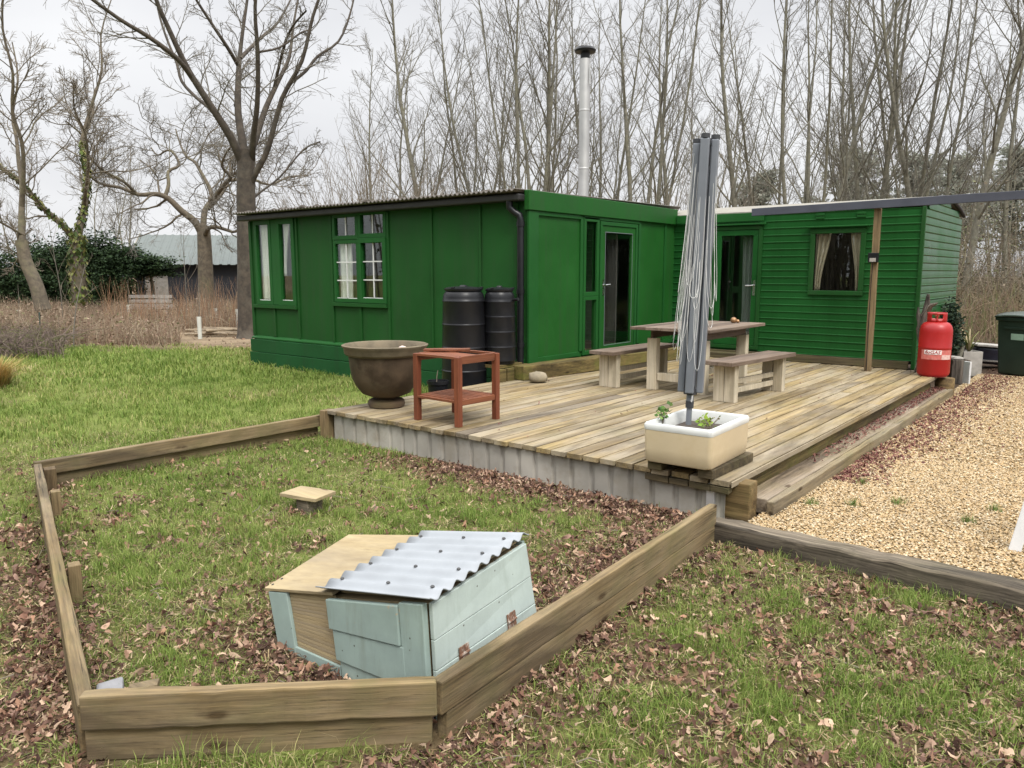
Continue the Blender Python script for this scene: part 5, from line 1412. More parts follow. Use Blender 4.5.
def gas_and_bin():
    t = thing('gas_bottle', 'red propane gas bottle with a white label at the corner of the caravan', 'gas bottle', (-2.02, 11.52, DZ))
    r = 0.198
    m = MB(); m.lathe([(0.17, 0.012), (0.187, 0.02), (r, 0.05), (r, 0.36), (r+.002, 0.365), (r+.002, 0.375), (r, 0.38), (r, 0.56), (r*0.985, 0.60), (r*0.92, 0.645), (r*0.78, 0.68), (r*0.55, 0.70), (0.04, 0.705)], 48); part('cylinder', m, 'gas_red', t, smooth=40)
    m = MB(); m.lathe([(0.165, 0.0), (0.172, 0.0), (0.172, 0.03), (0.165, 0.03)], 36, cap0=False, cap1=False); part('foot_ring', m, 'gas_red', t, smooth=40)
    # shroud with hand holes
    sh = MB(); rs = 0.118; n = 48; zs = (0.685, 0.735, 0.79, 0.815)
    back = math.atan2(-11.52, 2.02)       # towards the viewer
    def hole(a, j):
        da = (a-back+math.pi) % (2*math.pi)-math.pi
        return j == 1 and (0.08 < abs(da) < 0.62 or abs(da) > 2.3)
    V = []; F = []
    for j, z in enumerate(zs):
        for k in range(n):
            a = 2*math.pi*k/n; V.append((rs*math.cos(a), rs*math.sin(a), z))
    for j in range(3):
        for k in range(n):
            a = 2*math.pi*(k+.5)/n
            if hole(a, j): continue
            F.append((j*n+k, j*n+(k+1) % n, (j+1)*n+(k+1) % n, (j+1)*n+k))
    o = part('shroud', MB().add(V, F), 'gas_red', t, smooth=60); s_ = o.modifiers.new('thickness', 'SOLIDIFY'); s_.thickness = 0.006
    m = MB(); m.lathe([(0.022, 0.70), (0.022, 0.76), (0.03, 0.765), (0.03, 0.79), (0.01, 0.80)], 14); part('valve', m, 'brass', t, smooth=40)
    def patch(name, a0, a1, z0, z1, rad, mat, par, slant=0):
        V = []; F = []; k = 20
        for i in range(k+1):
            a = a0+(a1-a0)*i/k
            V += [(rad*math.cos(a), rad*math.sin(a), z0+slant*i/k), (rad*math.cos(a), rad*math.sin(a), z1+slant*i/k)]
        for i in range(k): F.append((2*i, 2*i+2, 2*i+3, 2*i+1))
        return part(name, MB().add(V, F), mat, par)
    lb = patch('label_band', back-0.85, back+1.25, 0.225, 0.345, r+.0015, 'sticker_dull', t)
    patch('label_panel', back+0.45, back+1.15, 0.228, 0.285, r+.003, 'sticker_panel', lb)
    pl = patch('name_plate', back-0.62, back+0.42, 0.292, 0.345, r+.0045, 'sticker', t)
    me = text_mesh('floGAS', 0.056, 'gas_red')
    xs = [v.co.x for v in me.vertices]; wd = max(xs)-min(xs); x0 = (max(xs)+min(xs))/2
    for v in me.vertices:
        a = back-0.10+(v.co.x-x0)/r*(0.185/wd); rad = r+.0052+v.co.z; z = 0.299+v.co.y
        v.co = (rad*math.cos(a), rad*math.sin(a), z)
    link('lettering', me, pl)
    t.scale = (1, 1, 1.04)
    # wheelie bin
    fx = Vector((0.36, -0.14)).normalized(); ang = math.atan2(fx.y, fx.x)
    t = thing('wheelie_bin', 'dark green wheelie bin at the far side of the gravel', 'bin', (-1.30, 14.78, 0), ang)
    m = MB(); m.hexa([(-0.25, -0.28, 0.03), (0.25, -0.28, 0.03), (0.25, 0.26, 0.03), (-0.25, 0.26, 0.03), (-0.285, -0.35, 0.95), (0.285, -0.35, 0.95), (0.285, 0.33, 0.95), (-0.285, 0.33, 0.95)]); part('body', m, 'bin', t, bevel=0.03, smooth=40)
    m = MB(); m.box(-0.30, 0.30, -0.375, 0.35, 0.90, 0.965); part('collar', m, 'bin', t, bevel=0.012)
    V = []; F = []
    for j in range(9):
        v = j/8; y = -0.40+0.78*v
        for i in range(7):
            u = i/6; V.append((-0.305+0.61*u, y, 0.968+0.045*math.sin(v*math.pi)**0.6+0.022*math.sin(u*math.pi)+0.02*v))
    for j in range(8):
        for i in range(6): k = j*7+i; F.append((k, k+1, k+8, k+7))
    o = part('lid', MB().add(V, F), plain('bin_lid', (0.05, 0.07, 0.055), 0.3, 0.2, 4), t, smooth=60); s_ = o.modifiers.new('thickness', 'SOLIDIFY'); s_.thickness = 0.02; s_.offset = -1
    for x in (-0.27, 0.27):
        m = MB(); m.tube([(x-0.03, 0.27, 0.1), (x+0.03, 0.27, 0.1)], 0.1, 20); part('wheel', m, 'black_plastic', t, smooth=40)
    m = MB(); m.hexa([(-0.06, -0.3265, 0.60), (0.13, -0.3265, 0.60), (0.13, -0.3225, 0.60), (-0.06, -0.3225, 0.60), (-0.06, -0.336, 0.70), (0.13, -0.336, 0.70), (0.13, -0.332, 0.70), (-0.06, -0.332, 0.70)]); part('sticker', m, 'bin_sticker', t)
    m = MB(); m.hexa([(-0.17, -0.352, 0.76), (0.2, -0.352, 0.76), (0.2, -0.33, 0.76), (-0.17, -0.33, 0.76), (-0.17, -0.356, 0.80), (0.2, -0.356, 0.80), (0.2, -0.336, 0.80), (-0.17, -0.336, 0.80)]); part('front_lip', m, 'bin', t, bevel=0.006)
    # things between bottle and bin
    def boxpot(loc, w_, h, rz, label, mat):
        t = thing('box_planter', label, 'planter', loc, rz)
        m = MB(); 
        for (a, b, c_, d) in ((-w_, w_, -w_, -w_+0.03), (-w_, w_, w_-0.03, w_), (-w_, -w_+0.03, -w_+0.031, w_-0.031), (w_-0.03, w_, -w_+0.031, w_-0.031)): m.box(a, b, c_, d, 0, h)
        part('box', m, mat, t, bevel=0.006)
        m = MB(); m.box(-w_+0.032, w_-0.032, -w_+0.032, w_-0.032, 0.1, h-0.03); part('soil', m, 'soil', t)
    boxpot((-2.0, 13.2, 0), 0.13, 0.37, R(35), 'weathered square box planter next to the red gas bottle', 'driftwood')
    boxpot((-2.02, 14.35, 0), 0.15, 0.40, R(35), 'pale square box planter with spiky leaves, behind the weathered one', 'concrete')
    m = MB(); m.plank((-1.83, 13.0, -0.02), (-1.83, 13.0, 0.36), 0.12, 0.03, 3, 0.002, up=(0.62, 0.78, 0)); o = part('white_board', m, 'white_paint', bevel=0.004); tag(o, 'narrow white-faced board standing against the weathered box planter', 'board')
    m = MB(); m.plank((-2.18, 13.12, 0.40), (-1.95, 13.25, 0.385), 0.16, 0.03, 3, 0.006); o = part('stone_slab', m, 'concrete', bevel=0.006); tag(o, 'flat pale stone slab lying on the weathered box planter', 'stone')
    # spiky plant
    V = []; F = []; C = []; rr = random.Random(12)
    for i in range(34):
        a = rr.uniform(0, 6.28); ln = rr.uniform(0.25, 0.6); ou = rr.uniform(0.1, 0.45); w_ = 0.012
        s = Vector((-math.sin(a), math.cos(a), 0))*w_; d = Vector((math.cos(a), math.sin(a), 0))
        k = len(V)
        for q, tt in ((0, 1.0), (0.5, 0.9), (0.85, 0.5), (1.0, 0.05)):
            p = d*ou*q**1.6+Vector((0, 0, ln*(q-0.35*q**3))); V += [p-s*tt, p+s*tt]
        for q in range(3): F.append((k+2*q, k+2*q+1, k+2*q+3, k+2*q+2))
        c = rr.choice([(0.16, 0.19, 0.06), (0.28, 0.27, 0.12), (0.1, 0.14, 0.05), (0.36, 0.3, 0.18)]); C += [c]*8
    t = thing('spiky_plant', 'spiky-leaved plant growing in the pale box planter', 'plant', (-2.02, 14.35, 0.37))
    np_mesh('blades', np.array([tuple(v) for v in V]), [np.array(F)], 'needles', np.array(C), t)
    # dark tub
    t = thing('plastic_tub', 'dark navy plastic tub with a pale rim, lying behind the box planters beside the bin', 'tub', (-1.75, 15.9, 0.0), R(40))
    m = MB(); m.hexa([(-0.55, -0.22, 0.1), (0.55, -0.22, 0.0), (0.55, 0.22, 0.0), (-0.55, 0.22, 0.1), (-0.6, -0.28, 0.40), (0.6, -0.28, 0.30), (0.6, 0.28, 0.30), (-0.6, 0.28, 0.40)]); part('tub_body', m, 'navy', t, bevel=0.05, smooth=40, segs=3)
    m = MB(); m.hexa([(-0.62, -0.30, 0.405), (0.62, -0.30, 0.305), (0.62, 0.30, 0.305), (-0.62, 0.30, 0.405), (-0.62, -0.30, 0.445), (0.62, -0.30, 0.345), (0.62, 0.30, 0.345), (-0.62, 0.30, 0.445)]); part('tub_rim', m, 'concrete', t, bevel=0.01)
    m = MB(); m.hexa([(-0.58, -0.262, 0.15), (0.58, -0.25, 0.06), (0.58, -0.20, 0.06), (-0.58, -0.2, 0.15), (-0.58, -0.268, 0.175), (0.58, -0.256, 0.085), (0.58, -0.20, 0.085), (-0.58, -0.2, 0.175)]); part('tub_rib', m, 'concrete', t)
    # driftwood leaning at the caravan corner
    rr = random.Random(31); m = MB()
    m.tube([(0, 0, 0.0), (0.03, 0.01, 0.3), (-0.02, 0, 0.6), (0.02, 0.0, 0.85), (0.04, 0, 1.08)], [0.075, 0.06, 0.075, 0.055, 0.02], 9)
    m.tube([(0.0, 0, 0.78), (0.09, -0.03, 0.93), (0.16, -0.03, 0.96)], [0.05, 0.035, 0.012], 7); m.tube([(0, 0, 0.6), (-0.06, -0.02, 0.78), (-0.07, 0, 0.9)], [0.05, 0.03, 0.01], 7); m.tube([(0.0, 0, 0.5), (0.07, -0.04, 0.66), (0.10, -0.05, 0.7)], [0.04, 0.03, 0.012], 7)
    m.v = [(x+rr.uniform(-.009, .009), y+rr.uniform(-.009, .009), z) for x, y, z in m.v]
    o = part('driftwood', m, 'driftwood', smooth=60, loc=(-2.24, 11.83, DZ)); tag(o, 'gnarled grey driftwood stump leaning on the caravan corner behind the gas bottle', 'driftwood')
    # white leg at the right edge of the picture
    t = thing('trestle', 'white folding trestle standing on the gravel at the right edge', 'trestle', (-0.2, 5.27, 0.02))
    for i, (y0, y1) in enumerate(((0.0, 0.18), (0.42, 0.24))):
        for x in (-0.22, 0.55):
            m = MB(); m.plank((x, y0, 0), (x+0.12, y1, 0.72), 0.065, 0.03, 3, 0.001, up=(0, 1, 0)); part('leg', m, 'white_paint', t, bevel=0.004)
    m = MB(); m.plank((-0.16, 0.21, 0.74), (0.72, 0.21, 0.74), 0.10, 0.04, 3, 0.001); part('top_bar', m, 'white_paint', t, bevel=0.004)
    
water_butts(); urn(); red_table(); picnic(); trough_and_airer(); coop(); gas_and_bin()
#@@PART3
# ------------------------------------------------------------------ background
def at(px, dist, z=0.0):
    r = (px-512)/767.0*dist*0.995
    p = RIGHT*r+FWD*dist
    return Vector((p.x, p.y, z))

PITCH = math.atan(112/767)
def ray_at(px, py, w):
    """sideways and height (m) of the sight line through a photo pixel at forward distance w"""
    v = (384-py)/767.0; c, s = math.cos(PITCH), math.sin(PITCH)
    u = w*(v*c-s)/(c+v*s); return (px-512)/767.0*(w*c-u*s), u+CH

def tubes_np(polys, sides):
    """polys: list of (pts (n,3), radii (n,)) -> vertices, quads"""
    groups = {}
    for p, r in polys: groups.setdefault(len(p), []).append((p, r))
    VV, FF, o = [], [], 0
    for n, lst in groups.items():
        P = np.array([a for a, _ in lst]); Rr = np.array([b for _, b in lst]); B = len(lst)
        T = np.empty_like(P); T[:, 1:-1] = P[:, 2:]-P[:, :-2]; T[:, 0] = P[:, 1]-P[:, 0]; T[:, -1] = P[:, -1]-P[:, -2]
        T /= np.linalg.norm(T, axis=2, keepdims=True)+1e-9
        mean = P[:, -1]-P[:, 0]; mean /= np.linalg.norm(mean, axis=1, keepdims=True)+1e-9
        ref = np.where((np.abs(mean[:, 2:3]) > 0.8), np.array([[1.0, 0.3, 0]]), np.array([[0, 0, 1.0]]))
        A = np.cross(T, ref[:, None]); A /= np.linalg.norm(A, axis=2, keepdims=True)+1e-9
        Bv = np.cross(T, A)
        th = 2*np.pi*np.arange(sides)/sides
        V = P[:, :, None]+(A[:, :, None]*np.cos(th)[None, None, :, None]+Bv[:, :, None]*np.sin(th)[None, None, :, None])*Rr[:, :, None, None]
        VV.append(V.reshape(-1, 3))
        i = np.arange(n-1)[:, None]*sides; k = np.arange(sides)[None]; k2 = (k+1) % sides
        q = np.stack([i+k, i+k2, i+sides+k2, i+sides+k], 2).reshape(-1, 4)
        FF.append((np.arange(B)[:, None, None]*n*sides+q[None]).reshape(-1, 4)+o)
        o += B*n*sides
    return np.concatenate(VV), np.concatenate(FF)

class Grow:
    def __init__(s, seed):
        s.r = random.Random(seed); s.lv = {0: [], 1: [], 2: [], 3: []}
    def limb(s, p, d, L, r0, r1, n, wig, up, lv):
        r = s.r; p = np.array(p, float); d = np.array(d, float); d /= np.linalg.norm(d)
        pts = [p.copy()]; st = L/n
        for i in range(n):
            d = d+np.array([r.gauss(0, wig), r.gauss(0, wig), r.gauss(0, wig)*0.7+up]); d /= np.linalg.norm(d)
            p = p+d*st; pts.append(p.copy())
        rad = [r0+(r1-r0)*(i/n) for i in range(n+1)]
        s.lv[lv].append((np.array(pts), np.array(rad))); return pts, rad
    def fixed(s, pts, r0, r1, lv, sub=3):
        """a limb through given points, smoothed"""
        P = [np.array(q, float) for q in pts]; out = []
        for i in range(len(P)-1):
            a = P[max(i-1, 0)]; b = P[i]; c = P[i+1]; d = P[min(i+2, len(P)-1)]
            for k in range(sub):
                t = k/sub
                out.append(0.5*((2*b)+(-a+c)*t+(2*a-5*b+4*c-d)*t*t+(-a+3*b-3*c+d)*t**3))
        out.append(P[-1]); n = len(out)-1
        rad = [r0+(r1-r0)*(i/n)**0.8 for i in range(n+1)]
        s.lv[lv].append((np.array(out), np.array(rad))); return out, rad
    def join(s, pts, dep, L):
        """limb points whose first one lies on the nearest limb already grown"""
        q = np.array(L(pts, 0.0)); f = np.array(FWD); r_ = np.array(RIGHT)
        best = None
        for lst in s.lv[0]:
            P = lst[0]; dd = ((P-q[0])@r_)**2+(P[:, 2]-q[0][2])**2; k = int(dd.argmin())
            if best is None or dd[k] < best[0]: best = (dd[k], P[k])
        d0 = (best[1]-q[0])@f if best else 0.0
        n = len(q); return [tuple(q[i]+f*(d0+dep*(i/(n-1)))) for i in range(n)]
    def spawn(s, pts, rad, lv, cnt, t0, ang, Lf, decay, wig, up, n=4, rmin=0.004, L=None, rf=0.6):
        r = s.r; res = []
        tot = sum(np.linalg.norm(np.array(pts[i+1])-np.array(pts[i])) for i in range(len(pts)-1)) if L is None else L
        for i in range(cnt):
            t = t0+(0.99-t0)*((i+r.random())/cnt); f = t*(len(pts)-1); k = min(int(f), len(pts)-2); u = f-k
            p = np.array(pts[k])*(1-u)+np.array(pts[k+1])*u; rr_ = rad[k]*(1-u)+rad[k+1]*u
            d = np.array(pts[k+1])-np.array(pts[k]); d /= np.linalg.norm(d)+1e-9
            q = np.array([r.gauss(0, 1), r.gauss(0, 1), r.gauss(0, 1)]); q -= d*q.dot(d); q /= np.linalg.norm(q)+1e-9
            a = ang*r.uniform(0.7, 1.3); dd = d*math.cos(a)+q*math.sin(a)
            LL = tot*Lf*(1-decay*t)*r.uniform(0.7, 1.25)
            r0 = max(rmin, rr_*rf*r.uniform(0.7, 1)); res.append(s.limb(p, dd, LL, r0, max(rmin*0.7, r0*0.25), n, wig, up, lv))
        return res
    def build(s, root, m_trunk, m_twig, levels=(0, 1)):
        obs = []
        V, F, o = [], [], 0
        for lv, sides in ((0, 9), (1, 6)):
            if s.lv[lv]:
                v, f = tubes_np(s.lv[lv], sides); V.append(v); F.append(f+o); o += len(v)
        obs.append(np_mesh('trunk', np.concatenate(V), [np.concatenate(F)], m_trunk, None, root, True))
        V, F, o = [], [], 0
        for lv, sides in ((2, 4), (3, 3)):
            if s.lv[lv]:
                v, f = tubes_np(s.lv[lv], sides); V.append(v); F.append(f+o); o += len(v)
        if V: obs.append(np_mesh('crown', np.concatenate(V), [np.concatenate(F)], m_twig, None, root, True))
        return obs

def upright_tree(name, label, loc, seed, stems, H, r, spread=0.12, dense=1.0, rot=0, group=None, mt='bark', mw='twig'):
    t = thing(name, label, 'tree', loc, rot, group)
    g = Grow(seed); rr = g.r
    for k in range(stems):
        a = 2*math.pi*k/max(1, stems)+rr.uniform(-.5, .5); sp = spread*(0.35 if stems == 1 else rr.uniform(0.5, 1.6))
        h = H*rr.uniform(0.82, 1.05) if k else H
        p, rd = g.limb((0.15*math.cos(a)*(stems > 1), 0.15*math.sin(a)*(stems > 1), -0.1), (sp*math.cos(a), sp*math.sin(a), 1), h, r*(1 if k == 0 else rr.uniform(.6, .95)), 0.012, 14, 0.035, 0.035, 0)
        l1 = g.spawn(p, rd, 1, int(17*dense), 0.2, R(34), 0.36, 0.72, 0.085, 0.06, n=6, rmin=0.012, rf=0.5)
        for p1, r1 in l1:
            l2 = g.spawn(p1, r1, 2, int(9*dense), 0.15, R(38), 0.40, 0.5, 0.12, 0.06, n=4, rmin=0.0075)
            for p2, r2 in l2: g.spawn(p2, r2, 3, int(6*dense), 0.15, R(45), 0.55, 0.45, 0.15, 0.05, n=3, rmin=0.005)
        g.spawn(p, rd, 2, int(10*dense), 0.55, R(40), 0.10, 0.5, 0.12, 0.06, n=4, rmin=0.006)
    g.build(t, mt, mw); return t

def row_of_trees():
    # (px, distance, prototype, height scale, turn, label)
    protos = [(1, 13.5, .105), (2, 15, .125), (4, 15.5, .115), (1, 15.5, .14), (3, 14, .10), (5, 13.0, .10), (2, 13, .095)]
    D = {}
    T = [
     (379, 33, 0, 0.84, 0, 'slender bare tree at the left end of the row behind the long hut'),
     (411, 34, 6, 0.92, 1, 'thin twin-stemmed bare tree, second from the left end of the row behind the long hut'),
     (429, 32, 3, 0.97, 2, 'tall straight bare tree left of centre behind the long hut roof'),
     (470, 36, 4, 0.95, 0.4, 'bare clump of thin stems behind the middle of the long hut roof'),
     (489, 33, 1, 0.90, 3, 'bare twin-stemmed tree behind the right half of the long hut roof'),
     (530, 30, 2, 0.95, 1.2, 'big spreading multi-stemmed bare tree just left of the steel flue'),
     (552, 32, 1, 1.02, 5, 'tall bare tree between the big multi-stemmed tree and the steel flue'),
     (604, 34, 4, 0.98, 2.1, 'bare thin-stemmed clump just right of the steel flue'),
     (644, 31, 2, 1.0, 4.0, 'bare multi-stemmed tree behind the glazed hut front, left of the rotary airer'),
     (672, 35, 3, 0.95, 0.9, 'straight bare tree seen just left of the rotary airer'),
     (737, 31, 3, 1.0, 2.2, 'straight bare tree just right of the rotary airer'),
     (765, 37, 6, 1.1, 4.1, 'thin bare tree standing behind the caravan door'),
     (806, 29, 5, 1.15, 0.3, 'bare tree of five leaning stems behind the caravan roof'),
     (836, 33, 1, 1.0, 1.7, 'bare twin-stemmed tree behind the caravan window'),
     (866, 30, 2, 1.05, 2.8, 'bare multi-stemmed tree right of the caravan window'),
     (897, 32, 4, 1.1, 5.2, 'bare clump of stems behind the wooden beam post'),
     (926, 28, 1, 1.0, 3.6, 'bare twin-stemmed tree behind the end of the caravan'),
     (962, 26, 3, 1.0, 4.4, 'strong straight bare trunk right of the caravan end wall'),
     (1012, 27, 6, 1.1, 0.2, 'thin bare tree at the right edge beyond the wheelie bin'),
     (1085, 28, 2, 1.0, 1.0, 'bare tree outside the right edge beyond the drive'),
    ]
    for i, (px, d, k, sc, rot, label) in enumerate(T):
        nm = 'bare_tree'
        if k not in D:
            st, H, r = protos[k]
            o = upright_tree(nm, label, at(px, d), 100+k, st, H, r, spread=0.085 if k != 5 else 0.17, dense=1.0 if st < 3 else (0.8 if st < 5 else 0.55), rot=rot)
            D[k] = o
        else:
            o = copy_tree(D[k]); o.location = at(px, d); o.rotation_euler[2] = rot; o['label'] = label
        o.scale = (sc, sc, sc); o['group'] = 'bare trees in the row behind the huts'
    # second rank, further off: fills the gaps with fine twigs
    rr = random.Random(77)
    for i in range(17):
        px = 420+i*38+rr.uniform(-9, 9); d = rr.uniform(40, 56)
        o = copy_tree(D[rr.choice([1, 2, 4, 6, 5])]); o.location = at(px, d); s = rr.uniform(0.8, 1.0)*(1 if px > 430 else 0.72); o.scale = (s, s, s); o.rotation_euler[2] = rr.uniform(0, 6)
        o['label'] = 'far bare tree half hidden behind the nearer row of trees'; o['group'] = 'far bare trees behind the row'
    for i, px in enumerate((20, 105, 128, 300)):
        o = copy_tree(D[[4, 6, 1, 6, 4, 1][i]]); d = [60, 55, 62, 70, 72, 66][i]; o.location = at(px, d); o.scale = (.8,)*3 if i < 3 else (.62,)*3; o.rotation_euler[2] = i
        o['label'] = 'distant hazy bare tree on the skyline left of the long hut'; o['group'] = 'distant trees on the left skyline'

def limb_tree():
    # great ash by the hut corner
    S = 20.0/767; base = at(247, 19.6)
    def L(pts, dep): # picture-plane offsets in metres about the trunk, with real depth added
        out = []
        for i, (x, y) in enumerate(pts):
            f = i/(len(pts)-1); r_, z_ = ray_at(x, y, 19.6); q = RIGHT*(r_-base.dot(RIGHT))+Vector((0, 0, z_))+FWD*(dep*f)
            out.append((q.x, q.y, q.z))
        return out
    t = thing('ash_tree', 'large bare tree with a thick rising trunk at the left corner of the long hut', 'tree', base)
    g = Grow(42)
    g.fixed(L([(250, 341), (249, 330), (248, 300), (247, 245), (246, 200), (246, 172), (246, 150)], 0), 0.29, 0.21, 0)
    for k_, e in enumerate((1.55, 1.3, 1.14, 1.06)): g.lv[0][0][1][k_] *= e
    limbs = [
     ([(243, 165), (236, 140), (222, 112), (208, 84), (196, 50), (188, 20), (183, -20), (176, -70)], -2.5, .19),
     ([(210, 90), (203, 75), (186, 61), (169, 51), (139, 27), (112, 0), (85, -22)], -3.0, .11),
     ([(228, 124), (214, 110), (199, 99), (181, 81), (172, 60), (157, 30), (145, 0), (138, -30)], 1.5, .085),
     ([(245, 160), (240, 138), (234, 110), (232, 75), (231, 55), (232, 25), (236, -20), (240, -70)], 1.0, .2),
     ([(231, 60), (225, 45), (214, 24), (203, 0), (196, -40)], -1.6, .09),
     ([(232, 52), (240, 22), (250, -8), (256, -50)], 2.5, .09),
     ([(248, 158), (251, 135), (256, 102), (265, 69), (272, 40), (272, 0), (276, -50)], 2.2, .17),
     ([(262, 78), (277, 45), (292, 28), (312, 18)], -1.5, .07),
     ([(252, 160), (259, 138), (268, 111), (274, 69), (277, 30), (287, -10), (296, -60)], -2.4, .14),
     ([(250, 185), (258, 172), (271, 150), (286, 102), (307, 66), (319, 24), (333, -10), (345, -45)], -0.8, .15),
     ([(296, 86), (307, 72), (316, 54), (334, 36), (343, 6), (348, -30)], 1.4, .07),
     ([(230, 103), (222, 80), (217, 50), (214, 30)], 2.2, .05),
     ([(274, 66), (290, 58), (306, 40), (310, 33)], 1.0, .045),
     ([(246, 205), (254, 190), (268, 172), (287, 140), (300, 128)], 2.0, .05),
    ]
    for pts, dep, r in limbs:
        p, rd = g.fixed(g.join(pts, dep, L), r*0.62, 0.02, 0, 3)
        l1 = g.spawn(p, rd, 2, 12, 0.2, R(42), 0.24, 0.45, 0.16, 0.05, n=6, rmin=0.011, rf=0.36)
        for p1, r1 in l1:
            l2 = g.spawn(p1, r1, 3, 6, 0.2, R(44), 0.5, 0.4, 0.18, 0.04, n=4, rmin=0.006)
            for p2, r2 in l2: g.spawn(p2, r2, 3, 3, 0.3, R(42), 0.5, 0.3, 0.18, 0.04, n=3, rmin=0.004)
    g.build(t, 'bark_big', 'twig'); 
    # gnarled oak before the shed
    S2 = 27.0/767; base = at(205, 27)
    def L2(pts, dep):
        out = []
        for i, (x, y) in enumerate(pts):
            f = i/(len(pts)-1); r_, z_ = ray_at(x, y, 27); q = RIGHT*(r_-base.dot(RIGHT))+Vector((0, 0, z_))+FWD*(dep*f); out.append((q.x, q.y, q.z))
        return out
    t = thing('oak_tree', 'gnarled bare oak with a long crooked left limb, in front of the shed', 'tree', base)
    g = Grow(43)
    g.fixed(L2([(206, 322), (206, 290), (205, 260), (204, 236), (203, 226)], 0), .30, .21, 0)
    for k_, e in enumerate((1.5, 1.25, 1.1)): g.lv[0][0][1][k_] *= e
    limbs = [
     ([(203, 236), (197, 222), (186, 212), (175, 200), (165, 196), (150, 197), (136, 191), (120, 188), (112, 181), (118, 176)], -1.5, .20),
     ([(172, 199), (173, 186), (170, 172), (178, 165), (170, 152), (160, 148), (148, 152), (138, 143)], 1.5, .10),
     ([(148, 196), (143, 186), (132, 178), (126, 166), (130, 152), (122, 140)], -2.5, .08),
     ([(203, 230), (202, 210), (206, 198), (201, 186), (190, 170), (180, 157), (168, 150), (158, 135), (150, 118)], 2.0, .16),
     ([(206, 200), (216, 194), (228, 184), (237, 179), (232, 170), (240, 158), (252, 150)], -2.0, .14),
     ([(204, 208), (212, 190), (214, 170), (208, 152), (214, 132), (208, 112)], 3.0, .12),
     ([(212, 172), (224, 160), (230, 140), (244, 128), (256, 118)], 1.0, .08),
     ([(205, 238), (212, 230), (224, 228), (240, 232), (252, 234), (268, 226), (284, 228)], -2.4, .13),
     ([(230, 182), (248, 178), (262, 182), (276, 172), (292, 168)], 2.4, .09),
    ]
    for pts, dep, r in limbs:
        p, rd = g.fixed(g.join(pts, dep, L2), r*0.72, 0.022, 0, 3)
        l1 = g.spawn(p, rd, 1, 11, 0.2, R(55), 0.58, 0.35, 0.27, 0.06, n=8, rmin=0.016, rf=0.45)
        for p1, r1 in l1:
            l2 = g.spawn(p1, r1, 2, 9, 0.2, R(50), 0.5, 0.4, 0.26, 0.03, n=5, rmin=0.008)
            for p2, r2 in l2: g.spawn(p2, r2, 3, 7, 0.2, R(50), 0.5, 0.4, 0.25, 0.02, n=3, rmin=0.006)
    g.build(t, 'bark_pale', 'twig')
    # ivy-clad forked tree and leaning tree on the left
    def px_tree(name, label, x0, dist, trunk, limbs, seed, r0, mt, ivy=None):
        S3 = dist/767; base = at(x0, dist)
        def L3(pts, dep):
            out = []
            for i, (x, y) in enumerate(pts):
                f = i/(len(pts)-1); r_, z_ = ray_at(x, y, dist); q = RIGHT*(r_-base.dot(RIGHT))+Vector((0, 0, z_))+FWD*(dep*f); out.append((q.x, q.y, q.z))
            return out
        t = thing(name, label, 'tree', base); g = Grow(seed)
        tp, tr_ = g.fixed(L3(trunk, 0), r0, r0*0.75, 0, 4); allp = [(tp, tr_)]
        for pts, dep, r in limbs:
            p, rd = g.fixed(g.join(pts, dep, L3), r*0.72, 0.014, 0, 3); allp.append((p, rd))
            l1 = g.spawn(p, rd, 1, 13, 0.22, R(42), 0.34, 0.5, 0.15, 0.06, n=6, rmin=0.012, rf=0.45)
            for p1, r1 in l1:
                l2 = g.spawn(p1, r1, 2, 8, 0.2, R(45), 0.5, 0.4, 0.17, 0.04, n=4, rmin=0.007)
                for p2, r2 in l2: g.spawn(p2, r2, 3, 6, 0.2, R(45), 0.5, 0.4, 0.2, 0.03, n=3, rmin=0.005)
        g.build(t, mt, 'twig_pale')
        if ivy:
            V, F, C = [], [], []; rr = random.Random(seed)
            for bi, (frac, n) in ivy.items():
                p, rd = allp[bi]
                for i in range(n):
                    f = rr.random()**1.1*frac*(len(p)-1); k = min(int(f), len(p)-2); u = f-k; c = np.array(p[k])*(1-u)+np.array(p[k+1])*u; rad = rd[k]*(1-u)+rd[k+1]*u
                    a = rr.uniform(0, 6.28); q = np.array([math.cos(a), math.sin(a), rr.gauss(0, .3)]); pos = c+q*(rad*rr.uniform(.95, 1.5)+.01)
                    s = rr.uniform(.05, .095); e1 = np.array([-math.sin(a), math.cos(a), rr.gauss(0, .4)])*s; e2 = np.array([q[0]*.5, q[1]*.5, rr.choice((-1, 1))*rr.uniform(.6, 1)])*s
                    kk = len(V); V += [pos-e2, pos+e1*.6, pos+e2, pos-e1*.6]; F.append((kk, kk+1, kk+2, kk+3)); cc = rr.choice([(.10, .14, .035), (.16, .18, .05), (.06, .09, .03), (.24, .23, .09)]); C += [cc]*4
            np_mesh('ivy', np.array(V), [np.array(F)], 'needles', np.array(C), t)
    px_tree('ivy_tree', 'forked bare tree with yellow-green ivy up both stems, at the left', 79, 23, [(80, 300), (78, 272), (77, 250), (77, 236)],
        [([(77, 240), (78, 220), (79, 200), (78, 175), (72, 155), (66, 135), (72, 100), (80, 60), (76, 20), (84, -20)], 1.5, .17), ([(76, 240), (66, 224), (52, 208), (40, 188), (24, 172), (10, 150), (-5, 130)], -1.5, .15),
         ([(79, 205), (88, 190), (98, 168), (103, 140), (100, 118), (108, 95)], -2, .08), ([(74, 160), (60, 130), (58, 100), (48, 70), (52, 40)], 2.5, .08)], 51, .23, 'bark_pale', {0: (1.0, 420), 1: (0.55, 420), 2: (0.75, 330)})
